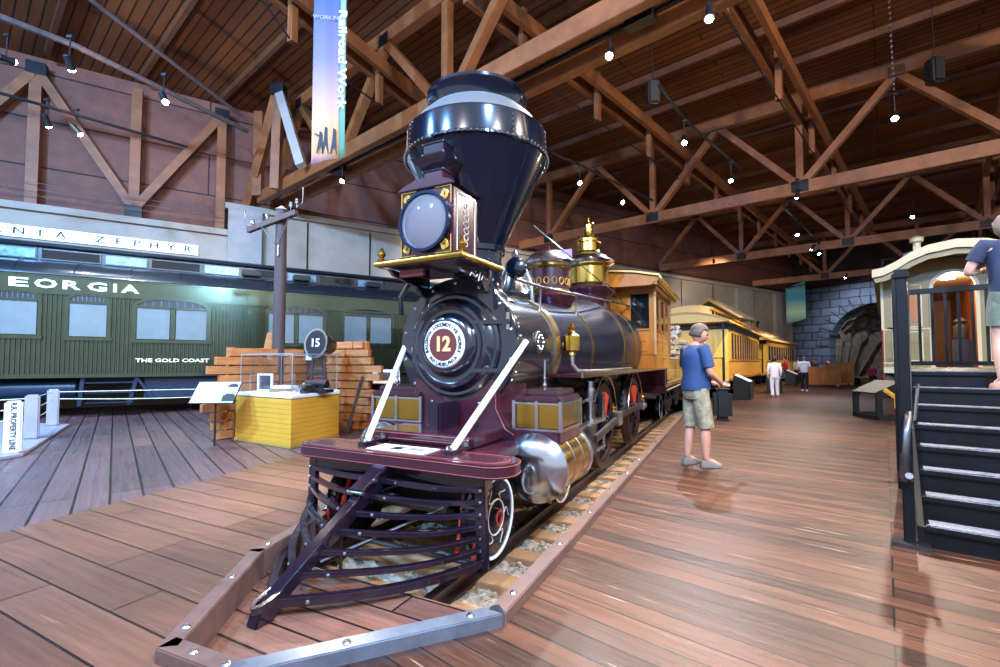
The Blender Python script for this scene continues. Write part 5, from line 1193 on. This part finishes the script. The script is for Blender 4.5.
# ============================================================ BLACK READING LECTERNS
def lectern(x, y, rz, lab, w=.9, hollow=False):
    t = thing('reading_lectern', lab, 'lectern', (x,y,0), rz)
    side = [(0,0),(.62,0),(.62,.12),(.14,.12),(.14,.55),(.62,.80),(.62,.92),(.0,.66)] if hollow else [(0,0),(.55,0),(.55,.86),(.45,.88),(0,.62)]
    for s in (-w/2,w/2-.05): MB().prism(side, Matrix(((0,0,1,s),(1,0,0,0),(0,1,0,0),(0,0,0,1))), .05).build('side_panel', M['black'], t, bevel=.006)
    MB().bx(-w/2,w/2,.0 if not hollow else .0,.05,0,.62 if not hollow else .1).build('front_panel', M['black'], t)
    MB().add([(-w/2,-.02,.64),(w/2,-.02,.64),(w/2,.56,.93),(-w/2,.56,.93),(-w/2,-.02,.61),(w/2,-.02,.61),(w/2,.56,.90),(-w/2,.56,.90)],[(0,1,2,3),(7,6,5,4),(0,4,5,1),(1,5,6,2),(2,6,7,3),(3,7,4,0)]).build('reading_top', M['blackwood'], t)
    if not hollow: MB().add([(-w/2+.04,.02,.663),(w/2-.04,.02,.663),(w/2-.04,.52,.913),(-w/2+.04,.52,.913)],[(0,1,2,3)]).build('printed_panel', M['paper'], t, smooth=0)
    return t
lectern(9.35,17.1,math.radians(55),'black slanted reading lectern beside the near end of the first yellow coach', 1.0)
lectern(12.6,20.6,math.radians(55),'black slanted lectern just left of the woman in pale clothes')
lectern(17.6,27.2,math.radians(50),'black slanted lectern between the woman in pale and the man in white shirt', 1.2)
lectern(9.0,11.4,math.radians(-97),'hollow sided black lectern left of the stair post', .9, True)
# rounded stand that the visitor leans on
t = thing('interactive_stand', 'rounded black interactive stand at the hip of the man in the blue shirt', 'stand', (5.35,11.1,0), -.3)
MB().bx(-.2,.2,-.2,.2,0,.72).build('stand_body', M['black'], t, bevel=.09, seg=4)
MB().bx(-.16,.16,-.17,.17,.72,.75).build('stand_screen', M['dark'], t, bevel=.01)
# ============================================================ FAR FURNITURE
def crate(x, y, rz, w, d, h, lab, nm='oak_counter', wheels=True):
    t = thing(nm, lab, 'counter', (x,y,0), rz)
    MB().bx(-w/2,w/2,-d/2,d/2,.12,h).build('cabinet', M['orangewood'], t, bevel=.02)
    MB().bx(-w/2-.06,w/2+.06,-d/2-.05,d/2+.05,h,h+.06).build('top_board', M['orangewood'], t)
    for sx in (-1,1):
        for sy in (-1,1): MB().lathe([(.02,-.03),(.09,-.03),(.09,.03),(.02,.03)], (sx*(w/2-.15),sy*(d/2-.1),.09), (1,0,0), 14).build('castor', M['white'], t)
    mb = MB()
    for i in range(4): mb.bx(-w/2+.08+i*(w-.1)/4,-w/2+.04+(i+1)*(w-.1)/4-.06,-d/2-.015,-d/2,.2,h-.1)
    mb.build('panel_fronts', M['cabwood'], t); return t
crate(18.3,26.2,-.5,1.7,1.0,1.05,'low brown oak counter on white castors in the middle distance')
crate(20.6,27.9,-.5,1.3,.9,1.3,'taller oak cabinet behind the low counter near the tunnel')
t = thing('wooden_bench', 'pale wooden bench where the visitor in red sits before the rocks', 'bench', (22.3,27.6,0), .1)
MB().bx(-1.1,1.1,-.25,.25,.42,.5).build('seat', M['tie'], t)
for x in (-.9,.9): MB().bx(x-.05,x+.05,-.22,.22,0,.42).build('leg', M['dark'], t)
# ============================================================ PEOPLE
def skinmesh(pts, edges, root, name, sub=2):
    """pts: name -> (xyz, radius or (rx, ry)); returns an evaluated mesh"""
    ks = list(pts); ix = {k: i for i, k in enumerate(ks)}
    me = bpy.data.meshes.new(name); me.from_pydata([pts[k][0] for k in ks], [(ix[a], ix[b]) for a, b in edges], [])
    o = bpy.data.objects.new(name, me); COL.objects.link(o)
    sk = o.modifiers.new('skin', 'SKIN'); sk.use_smooth_shade = True; sk.branch_smoothing = .6
    for k in ks:
        r = pts[k][1]; d = me.skin_vertices[0].data[ix[k]]; d.radius = r if isinstance(r, tuple) else (r, r); d.use_root = (k == root)
    ss = o.modifiers.new('sub', 'SUBSURF'); ss.levels = sub; ss.render_levels = sub
    bpy.context.view_layer.update()
    ev = bpy.data.meshes.new_from_object(o.evaluated_get(bpy.context.evaluated_depsgraph_get()))
    bpy.data.objects.remove(o); return ev
def meshadd(mb, me): mb.add([v.co[:] for v in me.vertices], [list(p.vertices) for p in me.polygons])
def person(label, loc, rz, H, J, cl, detail=True, hairstyle='short', group=None, name='person'):
    """figure faces local +y; J holds joint positions in units of height; cl the clothes"""
    t = thing(name, label, 'person', loc, rz)
    s = H/1.75
    P = {k: V(v)*s for k, v in J.items()}
    def r(x): return x*s
    b = MB()
    pts = {'pel': (P['pel'], (r(.145),r(.10))), 'waist': (P['waist'], (r(.13),r(.095))), 'chest': (P['chest'], (r(.15),r(.105))), 'neck0': (P['neck0'], r(.062)), 'neck1': (P['neck1'], r(.052))}
    ed = [('pel','waist'),('waist','chest'),('chest','neck0'),('neck0','neck1')]
    for q in 'lr':
        pts.update({'sh'+q: (P['sh'+q], r(.058)), 'el'+q: (P['el'+q], r(.040)), 'fm'+q: (P['el'+q].lerp(P['wr'+q], .3), r(.040)), 'wr'+q: (P['wr'+q], r(.027)),
                    'hip'+q: (P['hip'+q], r(.092)), 'kn'+q: (P['kn'+q], r(.056)), 'cf'+q: (P['kn'+q].lerp(P['an'+q], .35)-V((0,r(.012),0)), r(.068)), 'an'+q: (P['an'+q], r(.042)), 'to'+q: (P['to'+q], r(.032))})
        ed += [('chest','sh'+q),('sh'+q,'el'+q),('el'+q,'fm'+q),('fm'+q,'wr'+q),('pel','hip'+q),('hip'+q,'kn'+q),('kn'+q,'cf'+q),('cf'+q,'an'+q),('an'+q,'to'+q)]
    meshadd(b, skinmesh(pts, ed, 'pel', 'body'))
    # hands: palm plus five fingers rooted in it
    for q in 'lr':
        w = P['wr'+q]; d = (P['hand'+q]-w).normalized(); sd = V(J.get('palm'+q, (0,0,1))); sd = (sd-d*sd.dot(d)).normalized(); nrm = d.cross(sd)
        pp = {'w': (w, r(.026)), 'p1': (w+d*r(.045), (r(.040),r(.018))), 'p2': (w+d*r(.085), (r(.040),r(.016)))}
        meshadd(b, skinmesh(pp, [('w','p1'),('p1','p2')], 'w', 'palm', 1))
        b.ball((w+d*r(.06))[:], r(.036), 10, (1,1,.9))
        for i, (o_, L) in enumerate(((-.028,.062),(-.010,.074),(.010,.070),(.028,.055))):
            p0 = w+d*r(.08)+sd*r(o_); p1 = p0+d*r(L*.5)+nrm*r(.008); p2 = p1+d*r(L*.3)+nrm*r(.018); p3 = p2+d*r(L*.15)+nrm*r(.02)
            b.path([p0,p1,p2,p3], .009, 8, [r(.0105),r(.0098),r(.009),r(.006)])
        p0 = w+d*r(.03)-sd*r(.03); b.path([p0,p0-sd*r(.025)+d*r(.025),p0-sd*r(.03)+d*r(.05)+nrm*r(.012)], .01, 8, [r(.014),r(.012),r(.008)])
    # head with nose, ears, eye sockets, mouth
    hd_ = P['head']; f = V(J.get('look', (0,1,0))).normalized(); side = f.cross(V((0,0,1))).normalized(); up = side.cross(f)
    Mh = Matrix((side, f, up)).transposed().to_4x4(); Mh.translation = hd_
    hb = MB(); n = 20
    for k in range(n//2+3):
        tt = math.pi*k/(n//2+2)
        for i in range(n):
            p = 2*math.pi*i/n
            x = .078*math.sin(tt)*math.cos(p); y = .098*math.sin(tt)*math.sin(p); z = .122*math.cos(tt)
            if z < -.03: x *= 1-.9*(-z-.03)/.25*1.2; y = y*(1-.25*(-z-.03)/.09)+(.012 if y > 0 else -.0)
            if y > .07 and abs(z-.005) < .02 and .02 < abs(x) < .05: y -= .01
            hb.v.append((x,y,z))
    m_ = n//2+3
    for k in range(m_-1):
        for i in range(n): j = (i+1) % n; hb.f.append((k*n+i,k*n+j,(k+1)*n+j,(k+1)*n+i))
    hb.ball((0,.103,-.018), .016, 8, (.8,1.1,1.5)).ball((.079,-.002,-.008), .024, 8, (.35,.8,1.25)).ball((-.079,-.002,-.008), .024, 8, (.35,.8,1.25))
    hb.ball((0,.092,-.062), .016, 8, (1.5,.5,.4)).ball((0,.08,-.1), .022, 8, (1.1,.8,.7))
    hb.v = [tuple(Mh @ (V(v)*s)) for v in hb.v]; b.add(hb.v, hb.f)
    body = b.build('body', cl.get('skin', M['skin']), t, smooth=60)
    ey = MB()
    for x in (-.03,.03): ey.ball((x,.088,.008), .011, 8)
    ey.v = [tuple(Mh @ (V(v)*s)) for v in ey.v]; ey.build('eyes', M['dark'], t)
    hr = MB(); nn = 22
    low = {'short': -.02, 'bob': -.10, 'curly': -.05}[hairstyle]
    for k in range(13):
        tt = math.pi*k/12*.78
        for i in range(nn):
            p = 2*math.pi*i/nn; c = math.sin(p)
            z = .132*math.cos(tt); y = .108*math.sin(tt)*c-.006; x = .088*math.sin(tt)*math.cos(p)
            if c > .15: z = max(z, .062); y = min(y, .085)
            else: z = max(z, low)
            jj = 1+(random.uniform(-.04,.06) if hairstyle != 'curly' else random.uniform(-.08,.16))
            hr.v.append((x*jj,y*jj,z+.004))
    for k in range(12):
        for i in range(nn): j = (i+1) % nn; hr.f.append((k*nn+i,k*nn+j,(k+1)*nn+j,(k+1)*nn+i))
    hr.f.append(tuple(12*nn+i for i in range(nn)))
    hr.v = [tuple(Mh @ (V(v)*s)) for v in hr.v]; hr.build('hair', cl.get('hair', M['hair']), t, smooth=70)
    # clothes
    g = .016
    bl_ = cl.get('belly', 1)
    def rings(levels, n=26):
        mb = MB()
        for c, rx, ry in levels:
            for i in range(n):
                a = 2*math.pi*i/n; ca, sa = math.cos(a), math.sin(a)
                mb.v.append((c.x+r(rx)*math.copysign(abs(ca)**.85, ca), c.y+r(ry)*math.copysign(abs(sa)**.85, sa), c.z))
        for k in range(len(levels)-1):
            for i in range(n): j = (i+1) % n; mb.f.append((k*n+i,k*n+j,(k+1)*n+j,(k+1)*n+i))
        mb.f.append(tuple(range(n))[::-1]); mb.f.append(tuple((len(levels)-1)*n+i for i in range(n)))
        return mb
    pz = V((0,0,1))
    Lv = [(P['pel']-pz*r(.02), .168, .128*bl_), (P['pel']+pz*r(.04), .166, .134*bl_), (P['waist'], .163, .138*bl_), (P['waist'].lerp(P['chest'], .5), .170, .135), (P['chest'], .172, .128), (P['chest']+pz*r(.06), .175, .115), (P['neck0']-pz*r(.035), .152, .092), (P['neck0'], .105, .07), (P['neck0']+pz*r(.018), .068, .062)]
    sh_ = rings(Lv); L0 = cl.get('sleeve', .7)
    for q in 'lr':
        S0, E0, W0_ = P['sh'+q], P['el'+q], P['wr'+q]; inn = V((0,0,S0.z*.985)); inn.x = S0.x*.45; inn.y = S0.y
        if L0 < 1: sh_.path([inn, S0, S0.lerp(E0, L0*.4), S0.lerp(E0, L0)], 1, 16, [r(.07), r(.072), r(.069), r(.066)])
        else: sh_.path([inn, S0, S0.lerp(E0, .5), E0, E0.lerp(W0_, .9)], 1, 16, [r(.062), r(.066), r(.058), r(.052), r(.044)])
    sh_.build('shirt', cl['shirt'], t, smooth=60)
    tr_ = rings([(P['pel']+pz*r(.07), .155, .118), (P['pel'], .168, .128), (P['pel']-pz*r(.07), .176, .130), (P['pel']-pz*r(.13), .165, .115)])
    L = cl.get('leg', .9)
    for q in 'lr':
        h, kk, an = P['hip'+q], P['kn'+q], P['an'+q]
        if L <= 1: tr_.path([h+pz*r(.02), h.lerp(kk, .3), h.lerp(kk, .7*min(1, L+.12)), h.lerp(kk, L+.1)], 1, 18, [r(.085), r(.100), r(.096), r(.094)])
        else: tr_.path([h+pz*r(.02), h.lerp(kk, .3), kk, kk.lerp(an, .5), kk.lerp(an, 1.02)], 1, 18, [r(.085), r(.096), r(.078), r(.07), r(.062)])
    tr_.build(cl.get('tn', 'shorts'), cl['trouser'], t, smooth=60)
    for q in 'lr':
        a, o_ = P['an'+q], P['to'+q]; d = (o_-a); d.z = 0; d.normalize(); sd = V((-d.y,d.x,0))
        def ft(L, w, z): return a+d*r(L)+sd*r(w)+V((0,0,z-a.z)) 
        zf = cl.get('foot', {}).get(q, 0.0)
        prof = [(-.07,.028),(-.05,.04),(.02,.04),(.09,.048),(.15,.045),(.19,.025)]
        ol = [(x, w) for x, w in prof]+[(x, -w) for x, w in prof[::-1]]
        mb = MB(); lo = [ft(x, w, zf) for x, w in ol]; mid = [ft(x, w*1.02, zf+r(.03)) for x, w in ol]; hi = [ft(x*.9, w*.8, zf+r(.085 if x < .05 else .055)) for x, w in ol]; k = len(ol)
        mb.add([p[:] for p in lo+mid+hi], [tuple(range(k))[::-1], tuple(2*k+i for i in range(k))]+[(i,(i+1) % k,k+(i+1) % k,k+i) for i in range(k)]+[(k+i,k+(i+1) % k,2*k+(i+1) % k,2*k+i) for i in range(k)])
        mb.build('shoe', cl.get('shoe', M['shoe']), t, smooth=60, bevel=.006)
    return t, P
STAND = dict(pel=(0,0,.95), waist=(0,0,1.10), chest=(0,.0,1.32), neck0=(0,-.01,1.46), neck1=(0,.01,1.53), head=(0,.03,1.63),
    shl=(-.19,0,1.42), shr=(.19,0,1.42), ell=(-.24,-.03,1.14), elr=(.24,-.03,1.14), wrl=(-.24,.1,.92), wrr=(.24,.1,.92), handl=(-.23,.16,.82), handr=(.23,.16,.82), palml=(0,1,0), palmr=(0,-1,0),
    hipl=(-.09,0,.90), hipr=(.09,0,.90), knl=(-.10,.02,.50), knr=(.10,.02,.50), anl=(-.11,-.02,.09), anr=(.11,-.02,.09), tol=(-.12,.12,.04), tor=(.12,.12,.04))
def pose(**k): d = dict(STAND); d.update(k); return d
# the man in the blue shirt: seen side-on, facing across the walkway, both hands lowered in front
J = pose(waist=(0,.03,1.10), chest=(0,-.01,1.32), head=(0,.07,1.62), neck1=(0,.03,1.53), look=(.35,.9,-.25),
    ell=(-.25,.02,1.14), elr=(.24,.03,1.14), wrl=(-.10,.27,1.02), wrr=(.12,.28,1.0), handl=(-.05,.38,.98), handr=(.05,.40,.96), palml=(1,0,0), palmr=(-1,0,0), anl=(-.11,-.06,.09), anr=(.11,.05,.09), tol=(-.13,.08,.04), tor=(.14,.19,.04), knr=(.10,.06,.5), knl=(-.1,0,.5))
t, P = person('man in blue t-shirt and camouflage shorts standing on the walkway beside the engine', (2.62,6.17,0), math.radians(-78), 1.90, J, dict(shirt=M['bluet'], trouser=M['camo'], sleeve=.75, leg=.95, belly=1.2), hairstyle='curly')
ph = MB().bx(-.035,.035,-.005,.005,-.07,.07).build('phone', M['black'], bevel=.004); ph.location = V((2.62,6.17,0))+Matrix.Rotation(math.radians(-78),3,'Z')@(P['wrr']*.5+P['wrl']*.5+V((0,.14,.0))); ph.rotation_euler = (-1.0,0,math.radians(-78)); tag(ph, 'small dark phone held low by the man in the blue t-shirt', 'phone')
# the person near the top of the stairs
zst = 7*.16
def SP(x, y, z): return V((3.16,3.50,z))+Matrix.Rotation(SR,3,'Z')@V((x,y,0))
J = pose(ell=(-.30,.08,1.16), wrl=(-.16,.26,1.2), handl=(-.08,.32,1.22), elr=(.26,.05,1.15), wrr=(.2,.25,1.2), handr=(.2,.34,1.22), chest=(0,.05,1.32), head=(0,.12,1.61), neck1=(0,.07,1.52), neck0=(0,.03,1.46), look=(0,.9,-.2), shl=(-.19,.04,1.42), shr=(.19,.04,1.42),
   anl=(-.10,-.02,.09), knl=(-.10,.03,.5), anr=(.13,.27,.25), knr=(.12,.24,.62), tor=(.13,.40,.20))
pos = SP(.78,7*.27-.14,zst)
t, P = person('person in navy top and grey-green shorts climbing the black stairs, seen from behind', pos, SR+.15, 1.72, J, dict(shirt=M['navy'], trouser=M['khaki'], sleeve=.55, leg=.6, skin=M['skin2'], hair=M['bhair'], shoe=M['skin2'], foot={'r': .16}), hairstyle='bob')
# visitors farther down the walkway
J = pose(anl=(-.09,-.05,.09), anr=(.11,.10,.09), knr=(.1,.1,.5), tor=(.11,.25,.04))
t, P = person('woman in pale linen clothes with dark bag, walking away beside the yellow coach', (10.86,18.2,0), math.radians(-25), 1.60, J, dict(shirt=M['palecloth'], trouser=M['palecloth'], sleeve=1.0, leg=2, tn='trousers', hair=M['dhair']), hairstyle='bob')
bg_ = MB().bx(-.06,.06,-.16,.16,-.14,.12).build('shoulder_bag', M['ink'], bevel=.03); bg_.location = (11.2,18.2,.86); bg_.rotation_euler = (0,0,-.4); tag(bg_, 'dark shoulder bag hanging at the right hip of the woman in pale linen', 'bag')
MB().path([(0,0,.12),(-.14,-.06,.35),(-.36,-.1,.56),(-.42,-.02,.56)], .014).path([(0,.05,.12),(-.1,.12,.35),(-.34,.12,.55),(-.42,-.02,.56)], .014).build('strap', M['ink'], bg_)
J = pose(anl=(-.09,.16,.09), tol=(-.09,.31,.04), knl=(-.09,.14,.5), anr=(.1,-.16,.12), tor=(.1,-.04,.05), chest=(0,.04,1.30), head=(0,.1,1.60), ell=(-.25,.02,1.14), wrl=(-.24,.2,1.0), handl=(-.23,.28,.95))
person('man in white shirt and black trousers walking past the oak counter', (14.55,22.0,0), math.radians(-35), 1.66, J, dict(shirt=M['whitecloth'], trouser=M['blackcloth'], sleeve=.7, leg=2, tn='trousers', hair=M['hair'], shoe=M['white']))
SIT = pose(pel=(0,-.05,.50), waist=(0,-.05,.66), chest=(0,0,.88), neck0=(0,.02,1.02), neck1=(0,.04,1.09), head=(0,.07,1.19), shl=(-.19,.02,.98), shr=(.19,.02,.98), ell=(-.24,.08,.72), elr=(.24,.08,.72), wrl=(-.14,.30,.66), wrr=(.14,.30,.66), handl=(-.1,.4,.64), handr=(.1,.4,.64), hipl=(-.09,.0,.50), hipr=(.09,.0,.50), knl=(-.11,.42,.50), knr=(.11,.42,.50), anl=(-.11,.44,.09), anr=(.11,.44,.09), tol=(-.11,.58,.04), tor=(.11,.58,.04))
person('seated visitor in a red top on the pale bench near the rocks', (22.3,27.55,0), math.radians(150), 1.70, SIT, dict(shirt=M['redcloth'], trouser=M['blackcloth'], sleeve=1, leg=2, tn='trousers', hair=M['dhair']), hairstyle='bob')
for i, (x, y, a, c, lab) in enumerate(((20.3,29.6,.3,'blackcloth','far visitor in black standing nearest behind the low oak counter'),(20.9,30.6,-.5,'blackcloth','far visitor in black standing farther back by the tunnel mouth'),(17.9,28.8,.9,'redcloth','far visitor in dark red beside the end of the second yellow coach'),(22.6,31.6,.1,'whitecloth','far visitor in white at the tunnel mouth'),(19.0,29.3,-.2,'palecloth','far visitor in pale top left of the black-clothed pair'))):
    person(lab, (x,y,0), a, 1.62+.04*(i % 3), pose(), dict(shirt=M[c], trouser=M['blackcloth'], sleeve=1, leg=2, tn='trousers', hair=M['dhair']), hairstyle='short')
# ============================================================ LAMPS
def spot(x, y, z, tx, ty, tz, power, lab, cool=False, ang_=70, hang=.5, on=True):
    t = thing('track_spotlight', lab, 'spotlight', (x,y,z))
    d = (V((tx,ty,tz))-V((x,y,z))).normalized()
    c = MB().lathe([(.05,-.13),(.062,-.12),(.062,.06),(.075,.11),(.07,.11),(.058,.07)], (0,0,0), d, 20).build('lamp_can', M['black'], t)
    MB().lathe([(.05,.09),(.06,.115),(.05,.14),(.03,.155),(.0,.16)], (0,0,0), d, 16).build('bulb_face', M['coolbulb' if cool else 'bulb'], c)
    MB().path([(0,0,hang),(0,0,.1),V((0,0,0))-d*.02], .012, 6).bx(-.05,.05,-.03,.03,hang-.05,hang).build('yoke', M['gusset'], t)
    if on:
        l = bpy.data.lights.new('spot', 'SPOT'); l.energy = power; l.spot_size = math.radians(ang_); l.spot_blend = .8; l.shadow_soft_size = .06
        l.color = (.82,.9,1) if cool else (1,.88,.74)
        o = bpy.data.objects.new('spot_beam', l); COL.objects.link(o); o.parent = t; o.location = d*.2
        o.rotation_euler = d.to_track_quat('-Z', 'Y').to_euler()
    return t
S = [ # x y z  target  power label cool
 (-7.8,8.1,6.8, -9.5,13,1.5, 900,'cool white spotlight on the left roof rail over the blue-lit car',True,80),
 (-6.9,9.2,6.8, -4,8.5,1, 900,'bright starry spotlight on the roof rail in front of the brown wall panels',False,75),
 (-10.2,10.1,6.8, -11,14,2, 400,'black spotlight hanging first on the short wall track',True,70),
 (-9.9,10.5,6.8, -7,14,2, 450,'lit spotlight hanging second on the short wall track',True,70),
 (-4.5,12.9,6.6, -4,9,1, 700,'spotlight beside the bottom end of the hanging banner',False,70),
 (1.9,7.7,6.7, 0,4.5,1.5, 1300,'spotlight on the near truss right of the smokestack',False,60),
 (3.2,6.8,6.7, 2,5,0, 1300,'spotlight hanging at the top edge where the near truss gusset sits',False,80),
 (2.4,13.6,6.8, 1.5,8,1.5, 900,'bright spotlight on the inclined track behind the smokestack',True,70),
 (4.1,15.2,6.8, 4.5,11,1, 700,'small spotlight lower on the inclined track behind the smokestack',False,70),
 (4.5,11.0,6.8, 3.2,7.5,0, 1300,'pair-lensed spotlight on the long track near the black loudspeaker',True,85),
 (6.8,13.3,6.8, 5,11,0, 900,'spotlight at the far end of the track past the loudspeaker',False,80),
 (8.7,9.9,6.8, 6,6.8,1.5, 1300,'spotlight under the hanging chain at upper right truss node',False,80),
 (15.2,16.7,6.8, 12,14,0, 900,'spotlight above the cream coach roof ornament',False,85),
 (9.6,14.6,6.8, 10.2,19,.6, 1500,'small spotlight on the walkway side of the nearest yellow coach',False,62),
 (14.8,21.5,6.8, 13.5,26,1.5, 1600,'tiny spotlight over the middle of the nearest yellow coach',False,80),
 (12.5,19.1,6.8, 10,16,0, 900,'spotlight below the third truss near the girder crossing',False,85),
 (15.7,22.4,6.8, 15,20,0, 900,'twin spotlight above the walkway between yellow coach and cream coach',True,85),
 (21.8,28.7,6.8, 20,31,1.5, 1500,'far spotlight left of the two above the stone tunnel portal',False,85),
 (23.4,30.5,6.8, 27,33.5,4, 900,'far spotlight right of the two above the stone tunnel portal',True,90)]
S += [(11.5,24.5,6.8, 16.5,34,3, 600,'warm spotlight washing the wall behind the yellow coaches',False,90),  # extra warm lamps added only to brighten the walls
 (-1.5,14.5,6.8, -1,22,3, 1500,'warm spotlight behind the engine facing the concrete wall',False,90),
 (-9.5,8.6,7.2, -7.5,16,8.5, 350,'warm uplight on the sloping conduit by the brown panels',False,110)]
for a in S: spot(*a[:6], a[6]*LP, a[7], a[8], a[9])
# unseen floodlights added high around and behind the camera to brighten the hall
def flood(x, y, z, tx, ty, tz, p, col, lab, size=.5):
    t = thing('unseen_floodlight', lab, 'floodlight', (x,y,z))
    d = (V((tx,ty,tz))-V((x,y,z))).normalized()
    MB().lathe([(.05,-.3),(.2,-.2),(size*.5,0),(size*.5,.02),(size*.46,0)], (0,0,0), d, 24).build('reflector_hood', M['black'], t)
    MB().path([(0,0,10.6-z),(0,0,.2)], .02, 6).build('hanger', M['gusset'], t)
    l = bpy.data.lights.new('flood', 'AREA'); l.shape = 'DISK'; l.size = size; l.energy = p; l.color = col
    o = bpy.data.objects.new('flood_beam', l); COL.objects.link(o); o.parent = t; o.location = d*.05; o.rotation_euler = d.to_track_quat('-Z', 'Y').to_euler()
WARM = (1,.86,.7); COOL = (.22,.5,1)
flood(4,-1.5,8.5, 2,7,1, 2600*LP2, WARM, 'ceiling floodlight above the walkway side behind the stairs')
flood(2.2,-2,6.5, -.6,4,2.0, 4200*LP2, (.3,.55,1), 'cool ceiling floodlight aimed at the nose of the engine')
flood(-2.5,-2,8.5, -1,5,1.5, 1800*LP2, (1,.9,.8), 'ceiling floodlight above the front panel of the engine')
flood(-6,-1,8.5, -6,9,1, 6500*LP2, COOL, 'cool ceiling floodlight facing the green passenger car')
flood(-9,2,8.5, -11,12,2, 9000*LP2, COOL, 'cool ceiling floodlight over the whitewashed deck with posts')
flood(8,2,8.5, 7,12,1, 2600*LP2, WARM, 'ceiling floodlight above the black stairs')
# ============================================================ CAMERA, LIGHT
cam = bpy.data.cameras.new('camera'); co = bpy.data.objects.new('camera', cam); COL.objects.link(co)
co.location = (0,0,1.38); co.rotation_euler = (math.radians(92.35),0,0)
cam.sensor_width = 36; cam.sensor_fit = 'HORIZONTAL'; cam.lens = 459*.036; cam.shift_y = .0097; cam.clip_end = 200; cam.clip_start = .05
sc = bpy.context.scene; sc.camera = co
w = bpy.data.worlds.new('world'); sc.world = w; w.use_nodes = True
bg = w.node_tree.nodes['Background']; bg.inputs[0].default_value = (.82,.89,1,1); bg.inputs[1].default_value = AMB
sc.view_settings.view_transform = 'Standard'; sc.view_settings.look = 'None'; sc.view_settings.gamma = 1; sc.view_settings.use_curve_mapping = False
sc.view_settings.exposure = EXPO
sc.cycles.max_bounces = 6; sc.cycles.caustics_reflective = False; sc.cycles.caustics_refractive = False
sc.cycles.sample_clamp_indirect = 4
